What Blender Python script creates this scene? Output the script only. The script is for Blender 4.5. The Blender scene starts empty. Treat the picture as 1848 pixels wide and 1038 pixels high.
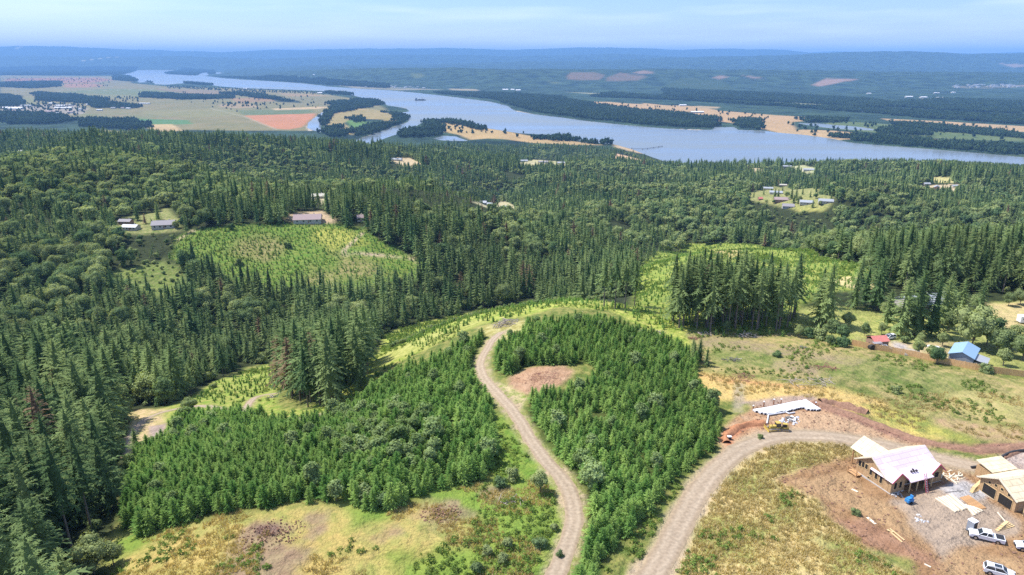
import bpy, math, random
import numpy as np
from mathutils import Vector, Matrix
R = math.radians
sc = bpy.context.scene
col = sc.collection
# ------------------------------------------------------------------ camera, sky, sun, exposure
CAMZ, PITCH, FPX = 80.0, R(18.3), 1250.0
cam_d = bpy.data.cameras.new('camera'); cam = bpy.data.objects.new('camera', cam_d); col.objects.link(cam)
cam.location = (0, 0, CAMZ); cam.rotation_euler = (R(90) - PITCH, 0, 0)
cam_d.sensor_width = 36; cam_d.lens = FPX / 1848 * 36; cam_d.clip_start = 1; cam_d.clip_end = 150000
sc.camera = cam
SUN_AZ, SUN_EL = R(-68), R(57)          # azimuth from +Y towards +X
sun_vec = Vector((math.sin(SUN_AZ) * math.cos(SUN_EL), math.cos(SUN_AZ) * math.cos(SUN_EL), math.sin(SUN_EL)))
sd = bpy.data.lights.new('sun', 'SUN'); sd.energy = 4.6; sd.angle = R(0.5); sd.color = (1, .955, .88)
so = bpy.data.objects.new('sun', sd); col.objects.link(so); so.location = (0, 0, 3000)
so.rotation_euler = sun_vec.to_track_quat('Z', 'Y').to_euler()
W = bpy.data.worlds.new('World'); sc.world = W; W.use_nodes = True
nt = W.node_tree; nt.nodes.clear()
def nd(nt, t, **k):
    n = nt.nodes.new(t)
    for a, b in k.items(): setattr(n, a, b)
    return n
sky = nd(nt, 'ShaderNodeTexSky', sky_type='NISHITA', sun_disc=False)
sky.sun_elevation = SUN_EL; sky.sun_rotation = SUN_AZ; sky.altitude = 300; sky.air_density = 1.0; sky.dust_density = .6; sky.ozone_density = 1.6
tc = nd(nt, 'ShaderNodeTexCoord'); mp = nd(nt, 'ShaderNodeMapping'); mp.inputs['Scale'].default_value = (1, 1, 11)
mp.inputs['Location'].default_value = (.35, .2, .1)
nz = nd(nt, 'ShaderNodeTexNoise'); nz.inputs['Scale'].default_value = 3.2; nz.inputs['Detail'].default_value = 3; nz.inputs['Roughness'].default_value = .5
rp = nd(nt, 'ShaderNodeValToRGB'); rp.color_ramp.elements[0].position = .44; rp.color_ramp.elements[1].position = .66
rp.color_ramp.elements[1].color = (.5, .5, .5, 1)
mx = nd(nt, 'ShaderNodeMix', data_type='RGBA'); mx.inputs['B'].default_value = (4.9, 5.5, 6.8, 1)
bg = nd(nt, 'ShaderNodeBackground'); bg.inputs['Strength'].default_value = .15
wo = nd(nt, 'ShaderNodeOutputWorld')
L = nt.links.new
L(tc.outputs['Generated'], mp.inputs['Vector']); L(mp.outputs[0], nz.inputs['Vector']); L(nz.outputs[0], rp.inputs[0])
sx_ = nd(nt, 'ShaderNodeSeparateXYZ'); L(tc.outputs['Generated'], sx_.inputs[0])
tr_ = nd(nt, 'ShaderNodeValToRGB'); e_ = tr_.color_ramp.elements; e_[0].position = 0; e_[0].color = (.66, .70, .86, 1); e_[1].position = .8; e_[1].color = (1, 1, 1, 1)
e2_ = e_.new(.16); e2_.color = (.37, .48, .86, 1)
tm_ = nd(nt, 'ShaderNodeMix', data_type='RGBA', blend_type='MULTIPLY'); tm_.inputs['Factor'].default_value = 1
L(sx_.outputs['Z'], tr_.inputs[0]); L(sky.outputs[0], tm_.inputs['A']); L(tr_.outputs[0], tm_.inputs['B']); L(tm_.outputs['Result'], mx.inputs['A']); L(rp.outputs[0], mx.inputs['Factor']); L(mx.outputs['Result'], bg.inputs[0]); L(bg.outputs[0], wo.inputs[0])
vs = sc.view_settings; vs.view_transform = 'Standard'; vs.look = 'None'; vs.gamma = 1; vs.exposure = .70
cy = sc.cycles; cy.max_bounces = 5; cy.diffuse_bounces = 3; cy.glossy_bounces = 2; cy.transmission_bounces = 2; cy.transparent_max_bounces = 4
cy.volume_bounces = 0; cy.caustics_reflective = False; cy.caustics_refractive = False
cy.use_denoising = False; cy.use_adaptive_sampling = False
cy.sample_clamp_indirect = 6
rng = np.random.default_rng(7); random.seed(7)

# ------------------------------------------------------------------ noise + interpolation helpers
def vnoise(x, y, seed=0):
    xi = np.floor(x).astype(np.int64); yi = np.floor(y).astype(np.int64)
    fx = x - xi; fy = y - yi; fx = fx * fx * (3 - 2 * fx); fy = fy * fy * (3 - 2 * fy)
    def h(a, b):
        n = (a * 374761393 + b * 668265263 + seed * 1442695041) & 0xffffffff
        n = ((n ^ (n >> 13)) * 1274126177) & 0xffffffff
        return ((n ^ (n >> 16)) & 0xffff) / 65535.0
    return (h(xi, yi) * (1 - fx) + h(xi + 1, yi) * fx) * (1 - fy) + (h(xi, yi + 1) * (1 - fx) + h(xi + 1, yi + 1) * fx) * fy
def fbm(x, y, s, seed=0, o=4):
    t = 0; a = 1; n = 0
    for k in range(o):
        t = t + a * (vnoise(x / s * 2 ** k + 17.3 * k, y / s * 2 ** k - 9.1 * k, seed + k) - .5); n += a; a *= .5
    return t / n * 2          # about -1..1
def sstep(a, b, x):
    t = np.clip((x - a) / (b - a), 0, 1); return t * t * (3 - 2 * t)
def pix_d(py):                # photo row -> drop per metre forward
    return np.tan(PITCH + np.arctan((np.asarray(py, float) - 519) / FPX))
def pix_a(px, py):            # photo column -> X / Y
    v = (np.asarray(py, float) - 519) / FPX
    return (np.asarray(px, float) - 924) / FPX / (math.cos(PITCH) - v * math.sin(PITCH))
def to_pix(x, y, z):
    c = y * math.cos(PITCH) + (CAMZ - z) * math.sin(PITCH); c = np.maximum(c, 1e-3)
    up = -(CAMZ - z) * math.cos(PITCH) + y * math.sin(PITCH)
    return 924 + FPX * x / c, 519 - FPX * up / c, c

# ------------------------------------------------------------------ terrain heights
PLAIN = -248.0
TA = [-1.3, -.78, -.61, -.44, -.27, -.105, .064, .233, .40, .57, .78, 1.3]
TT = {
 -.78: [(40,-2),(90,-8),(110,-12),(130,-18),(160,-28),(200,-40),(250,-50),(300,-56),(350,-58),(420,-52),(500,-42),(600,-38),(750,-45),(950,-60),(1200,-80),(1500,-100),(1900,-115),(2300,-190),(2600,-248)],
 -.61: [(40,0),(90,-4),(110,-6),(130,-11),(160,-22),(200,-36),(220,-42),(250,-52),(300,-62),(350,-66),(400,-66),(450,-60),(500,-52),(560,-46),(600,-44),(750,-55),(950,-70),(1200,-88),(1500,-105),(1900,-120),(2300,-200),(2600,-248)],
 -.44: [(40,0),(90,-2),(110,-3),(130,-5),(160,-14),(190,-26),(220,-36),(250,-46),(300,-62),(350,-74),(400,-79),(450,-69),(500,-60),(560,-50),(600,-50),(750,-70),(950,-88),(1200,-100),(1500,-114),(1900,-130),(2200,-200),(2500,-248)],
 -.27: [(40,0),(100,-1),(115,-1),(130,-3),(160,-12),(190,-20),(220,-28),(250,-42),(300,-60),(350,-75),(400,-82),(450,-76),(500,-64),(560,-52),(600,-50),(750,-75),(950,-90),(1200,-106),(1500,-122),(1900,-148),(2200,-215),(2500,-248)],
 -.105:[(40,0),(130,0),(160,-5),(200,-10),(230,-12),(250,-14),(270,-20),(300,-40),(350,-62),(400,-80),(450,-85),(500,-78),(560,-62),(600,-55),(700,-55),(750,-60),(950,-110),(1200,-130),(1500,-142),(1900,-160),(2200,-225),(2400,-248)],
 .064: [(40,0),(180,0),(200,-1),(228,0),(242,-2),(270,-14),(300,-35),(350,-56),(400,-70),(450,-80),(500,-85),(600,-90),(750,-95),(850,-100),(950,-110),(1200,-135),(1500,-160),(1900,-190),(2100,-225),(2300,-248)],
 .233: [(40,0),(130,0),(160,-1),(200,-3),(230,-5),(270,-12),(300,-18),(350,-25),(400,-27),(450,-45),(500,-70),(600,-90),(750,-100),(950,-108),(1200,-122),(1500,-152),(1900,-195),(2100,-235),(2250,-248)],
 .40:  [(40,0),(160,0),(200,-2),(250,-5),(300,-15),(350,-24),(400,-30),(430,-31),(500,-62),(600,-92),(750,-105),(950,-117),(1100,-122),(1200,-128),(1350,-142),(1500,-154),(1700,-174),(1900,-200),(2100,-240),(2250,-248)],
 .57:  [(40,0),(160,0),(200,-3),(250,-7),(300,-14),(350,-22),(420,-38),(500,-60),(600,-80),(750,-95),(950,-106),(1200,-127),(1350,-140),(1500,-154),(1700,-176),(1900,-202),(2100,-242),(2250,-248)],
 .78:  [(40,1),(130,1),(160,0),(200,-5),(250,-10),(300,-16),(350,-24),(420,-38),(500,-55),(600,-75),(750,-95),(950,-115),(1200,-142),(1350,-153),(1500,-165),(1700,-186),(1900,-212),(2100,-246),(2200,-248)],
}
TT[-1.3] = TT[-.78]; TT[1.3] = TT[.78]
r1 = 45 * np.exp(np.arange(0, 460) * .0085)
r1 = r1[r1 < 2250]
pyr = np.arange(303, 152, -.6); r2 = (CAMZ - PLAIN) / pix_d(pyr); r2 = r2[(r2 > r1[-1] * 1.003)]
r3 = r2[-1] * np.exp(np.arange(1, 150) * .0122); r3 = r3[r3 < 50000]
ROWS = np.concatenate([r1, r2, r3]); NR = len(ROWS)
NA = 860; AA = np.linspace(-1.25, 1.25, NA)
tab = np.stack([np.interp(np.log(ROWS), np.log([p[0] for p in TT[a]]), [p[1] for p in TT[a]]) for a in TA], 1)   # NR x 12
Z = np.stack([np.interp(AA, TA, tab[i]) for i in range(NR)])
def smooth(Z, k, ax):
    w = np.exp(-.5 * (np.arange(-2 * k, 2 * k + 1) / k) ** 2); w /= w.sum()
    P = np.pad(Z, [(2 * k, 2 * k) if i == ax else (0, 0) for i in (0, 1)], mode='edge')
    n = Z.shape[ax]
    return sum(w[i] * (P[i:i + n] if ax == 0 else P[:, i:i + n]) for i in range(4 * k + 1))
Z = smooth(smooth(Z, 7, 0), 24, 1)
YY = ROWS[:, None] * np.ones((1, NA)); XX = AA[None, :] * YY
far = sstep(1900, 2500, YY)
midw = sstep(420, 800, YY) * (1 - far)
Z += midw * ((62 * fbm(XX * 1.5, YY * .8 + XX * .5, 430, 3, 3) - 6) * (1 - .7 * sstep(1350, 1800, YY)) + 9 * fbm(XX, YY, 130, 5, 3))
Z += (1 - sstep(350, 500, YY)) * (.35 * fbm(XX, YY, 9, 11, 3) + .9 * fbm(XX, YY, 45, 12, 2) * sstep(110, 190, YY))
Z = Z * (1 - far) + np.where(YY > 2500, PLAIN, Z) * far
# far ridges: (distance, foot distance, back half width, crest rows by photo column)
RIDGES = [(10300, 7600, 6000, [(-400,152),(350,152),(420,138),(560,127),(700,124),(900,124),(1200,124),(1500,127),(1848,133),(2300,135)]),
          (19500, 12500, 9000, [(-400,134),(340,134),(450,122),(600,119),(900,112),(1100,107),(1250,103),(1400,98),(1500,94),(1590,92),(1680,94),(1780,98),(1848,97),(2300,97)]),
          (25000, 21000, 5000, [(-400,104),(0,100),(150,103),(330,101),(480,106),(620,101),(800,98),(950,102),(1100,97),(1200,100),(1300,106),(2300,112)]),
          (33000, 27000, 6000, [(-400,84),(0,83),(60,82),(130,84),(220,87),(330,91),(400,95),(470,92),(560,89),(650,87),(760,88),(850,87),(930,89),(990,87),(1060,86),(1160,86),(1240,88),(1300,88),(1360,91),(1420,91),(1470,96),(1600,100),(1848,104),(2300,104)]),
          (45000, 36000, 6000, [(-400,100),(1380,100),(1440,95),(1500,91),(1560,93),(1640,98),(1750,97),(1800,96),(1848,94),(2300,95)])]
for (Yc, Yf, wb, cr) in RIDGES:
    Y0 = Yc
    if Yc == 10300:
        kx = pix_a([0, 340, 400, 500, 600, 700, 900], [140] * 7); Yf = np.interp(AA, kx, [15500, 14500, 13000, 11000, 9700, 8900, 7600])[None]; Yc = np.interp(AA, kx, [19000, 18000, 16000, 13500, 12200, 11300, 10300])[None]
    ac = pix_a([c[0] for c in cr], [c[1] for c in cr]); dcr = pix_d([c[1] for c in cr])
    crest = CAMZ - (np.interp(AA, ac, dcr) + .0022 * fbm(AA * 60, AA * 0 + Y0 * .01, 7, 51, 4) + .0008 * fbm(AA * 60, AA * 0 + Y0 * .01, 1.3, 52, 3))[None, :] * Yc * np.ones_like(YY)
    wob = Yc * (1 + .06 * fbm(XX * .3 + 500, YY * .02, 2500, 21 + int(Y0 / 1000), 3))
    t = np.where(YY < wob, np.clip((YY - Yf) / (wob - Yf), 0, 1), 1 - np.clip((YY - wob) / wb, 0, 1))
    t = t * t * (3 - 2 * t)
    rel = .16 * fbm(XX, YY, Y0 * .11, 31, 5) * np.sin(np.pi * np.clip(t, 0, 1)) + .02 * fbm(XX, YY, Y0 * .03, 33, 3)
    Z = np.maximum(Z, PLAIN - 4 + (crest - PLAIN) * np.clip(t + rel * (t > 0), 0, 2))

LR = np.log(ROWS)
def _idx(x, y):
    x = np.asarray(x, float); y = np.asarray(y, float)
    a = np.clip((x / y - AA[0]) / (AA[1] - AA[0]), 0, NA - 1.001); j = a.astype(int)
    i = np.clip(np.searchsorted(ROWS, y) - 1, 0, NR - 2)
    return i, (y - ROWS[i]) / (ROWS[i + 1] - ROWS[i]), j, a - j
def ground(x, y):
    i, f, j, g = _idx(x, y)
    return (Z[i, j] * (1 - g) + Z[i, j + 1] * g) * (1 - f) + (Z[i + 1, j] * (1 - g) + Z[i + 1, j + 1] * g) * f
def hit(px, py, flat=None):
    """the ground point seen at a photo pixel (first crossing along its line of sight)"""
    d = float(pix_d(py)); a = float(pix_a(px, py))
    if flat is not None:
        y = (CAMZ - flat) / d; return a * y, y
    g = np.clip((a - AA[0]) / (AA[1] - AA[0]), 0, NA - 1.001); j = int(g); g -= j
    zc = Z[:, j] * (1 - g) + Z[:, j + 1] * g
    s = zc - (CAMZ - d * ROWS)
    k = np.argmax(s >= 0)
    if s[k] < 0: k = NR - 1
    if k == 0: y = (CAMZ - zc[0]) / d
    else:
        t = -s[k - 1] / (s[k] - s[k - 1]); y = ROWS[k - 1] + t * (ROWS[k] - ROWS[k - 1])
    return a * y, y
def hits(pts, flat=None):
    return np.array([p[1:] if p[0] == 'w' else hit(*p, flat=flat) for p in pts], float)
def G3(px, py, dz=0):
    x, y = hit(px, py); return Vector((x, y, float(ground(x, y)) + dz))
def sdist(P, x, y):
    """signed distance to a world polygon, positive inside"""
    x = np.asarray(x, float); y = np.asarray(y, float)
    best = np.full(x.shape, 1e18); inside = np.zeros(x.shape, bool); n = len(P)
    for i in range(n):
        ax, ay = P[i]; bx, by = P[(i + 1) % n]; dx, dy = bx - ax, by - ay
        t = np.clip(((x - ax) * dx + (y - ay) * dy) / (dx * dx + dy * dy + 1e-9), 0, 1)
        best = np.minimum(best, (x - ax - t * dx) ** 2 + (y - ay - t * dy) ** 2)
        c = (ay > y) != (by > y)
        with np.errstate(divide='ignore', invalid='ignore'):
            inside ^= c & (x < (bx - ax) * (y - ay) / (by - ay if by != ay else 1e-9) + ax)
    d = np.sqrt(best); return np.where(inside, d, -d)
def ldist(P, x, y):
    best = np.full(np.shape(x), 1e18)
    for i in range(len(P) - 1):
        ax, ay = P[i][:2]; bx, by = P[i + 1][:2]; dx, dy = bx - ax, by - ay
        t = np.clip(((x - ax) * dx + (y - ay) * dy) / (dx * dx + dy * dy + 1e-9), 0, 1)
        best = np.minimum(best, (x - ax - t * dx) ** 2 + (y - ay - t * dy) ** 2)
    return np.sqrt(best)
# ------------------------------------------------------------------ water outlines (photo pixels on the flood plain)
RIVER = [(1990,300),(1848,284),(1750,275),(1640,266),(1560,260),(1530,257),(1500,250),(1455,244),(1400,239),(1380,236),(1330,234),(1322,229),(1308,230),(1292,229),(1290,234),(1260,235),(1200,232),(1130,226),(1060,219),(1010,212),(960,206),(930,201),(922,196),(912,190),(880,183),(840,178),(790,172),(735,166),(700,163),(660,161),(600,157),(540,150),(490,147),(440,144),(400,141),(375,138),(344,136),(300,134),(296,132),(306,128),(330,125),(333,122),(300,121),(258,120),(250,126),(240,131),(225,134),(235,137),(246,144),(252,149),(275,148),(282,152),(300,153),(345,149),(372,152),(400,156),(440,159),(500,161),(560,163),(590,165),(630,170),(650,175),(672,181),(694,186),(700,190),(735,195),(740,201),(727,203),(738,206),(741,214),(738,220),(700,234),(664,246),(640,254),(628,262),(655,262),(690,250),(720,240),(745,230),(760,221),(790,217),(830,219),(870,229),(900,234),(940,240),(990,243),(1020,246),(1060,256),(1108,259),(1140,268),(1165,278),(1200,290),(1300,310),(1500,330),(1848,350),(1990,360)]
WATERS = [RIVER,
 [(583,203),(580,208),(574,217),(576,228),(581,238),(570,236),(556,230),(560,220),(572,211)],
 [(44,108),(70,106),(98,105),(118,104),(144,105),(112,108),(98,113),(62,111)],
 [(205,110.5),(240,108.6),(300,108),(330,110),(290,110.6),(240,111.4)],
 [(384,131.5),(420,128.5),(458,125.8),(456,128),(424,131),(392,133.5)],
 [(355,137),(364,132),(376,130),(374,136),(362,139)],
 [(1440,222),(1470,222),(1500,225),(1540,228),(1570,232),(1578,235),(1540,234),(1500,231),(1462,226)],
 [(786,250),(800,245),(820,246),(842,254),(820,254),(800,253)],
 [(1540,199.5),(1600,202),(1680,206),(1680,207.5),(1600,204),(1540,201)]]
far_i = np.where(ROWS > 2000)[0][0]
XF, YF = XX[far_i:], YY[far_i:]
sdw = np.full(XF.shape, -1e9)
WW = []
for P in WATERS:
    Pw = hits(P, flat=-249.0); WW.append(Pw)
    lo, hi = Pw.min(0) - 200, Pw.max(0) + 200
    m = (XF > lo[0]) & (XF < hi[0]) & (YF > lo[1]) & (YF < hi[1])
    sdw[m] = np.maximum(sdw[m], sdist(Pw, XF[m], YF[m]))
sdw += 6 * fbm(XF, YF, 120, 41, 3) * sstep(2000, 2400, YF)
wgt = sstep(-28, 28, sdw)
Z[far_i:] = np.where(Z[far_i:] < -240, Z[far_i:] * (1 - wgt) + (-254) * wgt, Z[far_i:])

# ------------------------------------------------------------------ ground colour: two albedos per vertex, mixed by fine noise in the shader
def C(*c): return np.array(c, float)
DIRT, PALE, DRY, DRYG = C(.30,.17,.09), C(.50,.37,.25), C(.47,.35,.125), C(.27,.24,.075)
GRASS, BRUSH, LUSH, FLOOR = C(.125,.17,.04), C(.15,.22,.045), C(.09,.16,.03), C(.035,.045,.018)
GRAVEL, WET, TAN = C(.42,.34,.26), C(.14,.085,.06), C(.48,.36,.19)
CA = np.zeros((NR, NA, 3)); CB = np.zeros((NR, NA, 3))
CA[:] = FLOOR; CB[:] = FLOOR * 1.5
hillw = sstep(2300, 2700, YY)[..., None]
CA[:] = CA * (1 - hillw) + C(.010,.024,.017) * hillw; CB[:] = CB * (1 - hillw) + C(.045,.078,.042) * hillw
PX, PY, _ = to_pix(XX, YY, Z)
def paint(pts, a, b, feather=3.0, warp=0.0, wscale=8.0, k=1.0, world=False, flat=None):
    P = np.array(pts, float) if world else hits(pts, flat)
    lo, hi = P.min(0) - feather * 2 - warp, P.max(0) + feather * 2 + warp
    m = (XX > lo[0]) & (XX < hi[0]) & (YY > lo[1]) & (YY < hi[1])
    if not m.any(): return
    d = sdist(P, XX[m], YY[m])
    if warp: d = d + warp * fbm(XX[m], YY[m], wscale, 77, 4)
    w = (sstep(-feather, feather, d) * k)[:, None]
    CA[m] = CA[m] * (1 - w) + a * w; CB[m] = CB[m] * (1 - w) + b * w
def paintline(pts, a, b, width, feather=1.0, warp=0.0, k=1.0, flat=None, ws=5):
    P = hits(pts, flat); lo, hi = P.min(0) - width * 2 - feather * 2 - warp, P.max(0) + width * 2 + feather * 2 + warp
    m = (XX > lo[0]) & (XX < hi[0]) & (YY > lo[1]) & (YY < hi[1])
    d = ldist(P, XX[m], YY[m]) - width / 2
    if warp: d = d + warp * fbm(XX[m], YY[m], ws, 78, 4)
    w = ((1 - sstep(-feather, feather, d)) * k)[:, None]
    CA[m] = CA[m] * (1 - w) + a * w; CB[m] = CB[m] * (1 - w) + b * w
FP = PLAIN
def PT(P): return np.array([hit(x, y, FP if y > 185 else None) for x, y in P])
# flood plain left of the river
fld = [
 ([(0,136),(120,137),(250,138),(235,150),(300,156),(430,160),(560,166),(640,178),(690,192),(700,200),(590,204),(560,236),(440,236),(300,234),(150,216),(0,200)], C(.20,.22,.11), C(.26,.25,.13)),
 ([(10,142),(120,140),(178,141),(180,146),(110,150),(10,148)], C(.42,.22,.16), C(.34,.24,.15)),
 ([(110,141),(180,140),(205,145),(160,150),(112,150)], C(.46,.25,.19), C(.36,.24,.15)),
 ([(115,151),(170,151),(190,155),(160,158),(116,158)], C(.44,.24,.16), C(.40,.28,.18)),
 ([(280,160),(380,163),(430,167),(380,172),(290,166)], C(.22,.20,.13), C(.30,.25,.16)),
 ([(200,160),(280,162),(360,172),(300,178),(180,170),(100,166)], C(.16,.22,.10), C(.20,.24,.12)),
 ([(415,178),(500,175),(520,182),(470,184),(430,186)], C(.40,.28,.17), C(.34,.26,.16)),
 ([(395,189),(450,187),(470,193),(430,196),(396,193)], C(.42,.35,.24), C(.38,.33,.2)),
 ([(500,168),(560,170),(600,174),(520,174)], C(.42,.33,.2), C(.34,.28,.18)),
 ([(500,176),(600,176),(640,184),(600,192),(520,190)], C(.24,.24,.14), C(.20,.22,.12)),
 ([(430,199),(560,197),(568,202),(540,207),(430,207)], C(.13,.20,.10), C(.17,.22,.11)),
 ([(490,196),(570,193),(600,193),(570,197),(495,199)], C(.60,.50,.33), C(.55,.46,.3)),
 ([(440,209),(500,207),(570,205),(560,218),(545,230),(520,234),(490,232)], C(.62,.30,.17), C(.55,.29,.17)),
 ([(260,200),(420,196),(440,208),(350,212),(250,208)], C(.27,.27,.14), C(.22,.25,.12)),
 ([(150,205),(250,204),(340,214),(300,223),(170,218),(135,210)], C(.26,.24,.14), C(.18,.24,.11)),
 ([(180,212),(340,217),(350,224),(270,226),(180,220)], C(.10,.24,.10), C(.13,.26,.11)),
 ([(262,225),(310,224),(330,236),(290,238),(268,232)], C(.62,.52,.3), C(.55,.44,.26)),
 ([(180,234),(240,238),(290,243),(320,236),(290,246),(240,252),(190,246)], C(.40,.34,.16), C(.27,.30,.12)),
 ([(585,215),(600,201),(650,196),(680,198),(720,210),(724,220),(700,226),(690,216),(640,214),(620,222),(640,238),(636,244),(610,238),(590,228)], C(.30,.28,.12), C(.40,.34,.17)),
 ([(625,218),(650,214),(668,222),(660,235),(640,238)], C(.10,.24,.06), C(.14,.26,.08)),
 ([(0,172),(40,172),(42,192),(0,192)], C(.03,.05,.035), C(.04,.06,.04)),
 ([(40,176),(60,176),(64,190),(46,190)], C(.24,.26,.13), C(.2,.24,.12)),
 ([(0,190),(130,188),(160,196),(150,206),(60,208),(0,206)], C(.22,.24,.20), C(.4,.38,.34)),
 ([(150,170),(240,172),(230,178),(150,176)], C(.24,.26,.13), C(.2,.24,.12)),
 ([(480,176),(540,182),(545,186),(500,184)], C(.03,.05,.03), C(.04,.06,.035)),
 # meadow by the near bank and the farmland across the river
 ([(786,222),(800,219),(830,222),(870,230),(910,236),(960,246),(940,252),(880,250),(850,252),(830,244),(800,238),(790,232)], C(.58,.45,.24), C(.52,.42,.22)),
 ([(905,238),(960,246),(1010,252),(1090,262),(1040,262),(960,258),(900,250)], C(.56,.43,.24), C(.5,.4,.22)),
 ([(1108,259),(1140,268),(1172,278),(1150,276),(1110,266)], C(.6,.5,.36), C(.55,.47,.33)),
 ([(1030,183),(1100,184),(1135,187),(1200,190),(1260,192),(1300,200),(1400,208),(1470,212),(1500,216),(1430,220),(1440,240),(1400,238),(1320,222),(1290,218),(1250,206),(1180,200),(1130,194)], C(.58,.43,.26), C(.52,.40,.24)),
 ([(1258,191),(1300,193),(1298,196),(1262,196)], C(.5,.42,.27), C(.45,.38,.25)),
 ([(1160,186),(1200,190),(1205,196),(1165,195)], C(.6,.44,.26), C(.5,.4,.25)),
 ([(1390,239),(1450,234),(1500,236),(1600,244),(1700,252),(1848,260),(1990,268),(1990,276),(1848,266),(1700,258),(1560,250),(1520,252),(1505,252),(1450,244)], C(.60,.46,.28), C(.52,.42,.26)),
 ([(1590,214),(1700,219),(1848,228),(1990,236),(1990,244),(1848,238),(1700,232),(1620,222)], C(.58,.45,.28), C(.5,.4,.26)),
 ([(1745,243),(1800,246),(1848,250),(1820,253),(1750,250)], C(.5,.42,.24), C(.42,.4,.2)),
 ([(1500,218),(1600,224),(1740,238),(1848,246),(1848,256),(1700,250),(1580,240),(1480,230)], C(.10,.17,.07), C(.15,.21,.09)),
 ([(1580,200),(1650,203),(1760,210),(1762,213),(1650,208),(1580,204)], C(.32,.36,.19), C(.27,.32,.17)),
 ([(1400,183),(1480,188),(1540,192),(1540,194),(1470,193),(1400,187)], C(.28,.34,.2), C(.25,.3,.18)),
 ([(1645,187),(1665,178),(1700,179),(1702,187),(1670,188)], C(.48,.38,.25), C(.42,.34,.22)),
 ([(1718,190),(1745,190),(1748,195),(1725,194)], C(.48,.38,.27), C(.4,.34,.22)),
 ([(1820,184),(1842,184),(1840,190),(1824,189)], C(.4,.36,.25), C(.35,.3,.22)),
 ([(1720,155),(1760,157),(1850,153),(1850,158),(1760,160),(1722,158)], C(.35,.33,.3), C(.06,.1,.06)),
 ([(1464,154),(1490,142),(1550,143),(1520,148),(1480,156)], C(.30,.22,.19), C(.34,.26,.2)),
 ([(1022,138),(1030,131),(1070,130),(1092,136),(1080,145),(1024,144)], C(.20,.15,.10), C(.14,.13,.09)),
 ([(1095,140),(1120,131),(1170,138),(1150,146),(1095,146)], C(.20,.15,.11), C(.14,.13,.09)),
 ([(1140,131),(1162,127),(1185,132),(1160,134)], C(.32,.24,.2), C(.28,.22,.18)),
 ([(1286,140),(1300,136),(1318,140),(1296,143)], C(.32,.25,.22), C(.28,.22,.18)),
 ([(1340,136),(1385,142),(1360,142)], C(.32,.25,.22), C(.28,.22,.18)),
 ([(740,132),(770,134),(755,142),(745,140)], C(.09,.14,.05), C(.11,.15,.06)),
 ([(985,146),(1018,150),(1000,151)], C(.10,.15,.07), C(.13,.17,.08)),
 ([(810,160),(860,161),(864,164),(815,163)], C(.42,.40,.3), C(.38,.36,.26)),
 ([(600,152),(650,155),(720,158),(800,162),(720,163),(640,160)], C(.16,.2,.13), C(.32,.32,.27)),
 ([(1020,166),(1100,169),(1160,173),(1160,175),(1090,172)], C(.3,.34,.22), C(.26,.3,.2)),
 ([(1230,140),(1300,145),(1330,160),(1250,168),(1180,160)], C(.04,.085,.04), C(.06,.10,.05)),
 ([(1802,114),(1848,116),(1848,120),(1830,122)], C(.35,.28,.22), C(.3,.25,.2)),
]
for P, a, b in fld:
    lum = np.array([.66, .58, .48]) if a[0] > .3 else np.array([.78, .68, .6])
    paint(PT(P), a * lum, b * lum, feather=14 if P[0][1] > 170 else 30, world=True, warp=10, wscale=160)
for P, w in [([(0,139),(250,141)],90), ([(300,158),(440,164),(600,172)],16), ([(60,166),(200,163),(300,160)],26), ([(380,196),(440,210),(500,234)],9), ([(30,120),(140,118)],160), ([(150,125),(215,124)],120), ([(90,127),(140,126)],120)]:
    paintline(P, C(.3,.27,.18), C(.26,.25,.16), w, 8, flat=FP)
# beaches
for P, w in [([(925,199),(960,206),(1010,212),(1060,219),(1130,226),(1200,232),(1285,235)],26), ([(1390,239),(1450,245),(1500,252),(1530,258),(1640,267),(1750,276),(1848,285),(1990,298)],18), ([(680,163),(735,166)],22),([(700,188),(735,196)],14),([(560,236),(556,228),(572,211),(584,202)],22),([(740,219),(700,233),(650,250)],9)]:
    paintline(P, C(.46,.39,.31), C(.38,.33,.26), w * .8, 6, flat=FP)
# clearings in the woods between the hill and the river
mid = [
 ([(1105,290),(1112,277),(1140,284),(1175,292),(1130,293)], C(.56,.36,.22), C(.5,.36,.2)),
 ([(700,292),(712,284),(740,284),(764,296),(730,300)], C(.52,.38,.26), C(.45,.38,.2)),
 ([(930,294),(960,288),(1020,292),(1025,300),(940,300)], C(.5,.42,.26), C(.3,.3,.12)),
 ([(1160,331),(1182,331),(1184,337),(1162,337)], C(.5,.4,.2), C(.3,.3,.1)),
 ([(1345,352),(1390,338),(1420,333),(1480,350),(1505,362),(1495,376),(1440,380),(1400,372),(1350,362)], C(.33,.30,.13), C(.20,.24,.07)),
 ([(1425,374),(1440,382),(1490,382),(1488,374)], C(.38,.34,.11), C(.26,.29,.08)),
 ([(1340,305),(1376,304),(1384,318),(1360,318)], C(.5,.38,.24), C(.4,.34,.2)),
 ([(1400,300),(1480,306),(1478,314),(1440,310)], C(.5,.45,.28), C(.26,.3,.12)),
 ([(1655,338),(1690,334),(1735,332),(1732,342),(1700,350),(1665,346)], C(.56,.42,.28), C(.45,.38,.22)),
 ([(1670,322),(1720,320),(1730,330),(1690,330)], C(.35,.36,.14), C(.5,.42,.2)),
 ([(560,358),(578,350),(590,358),(585,368)], C(.52,.42,.3), C(.4,.36,.2)),
 ([(856,366),(900,362),(935,374),(925,382),(880,376)], C(.55,.45,.32), C(.35,.34,.15)),
 ([(200,405),(235,390),(300,375),(330,395),(330,418),(260,424),(215,418)], C(.30,.28,.12), C(.17,.22,.06)),
 ([(520,385),(580,380),(600,400),(560,404),(520,396)], C(.48,.34,.22), C(.4,.32,.2)),
]
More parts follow.
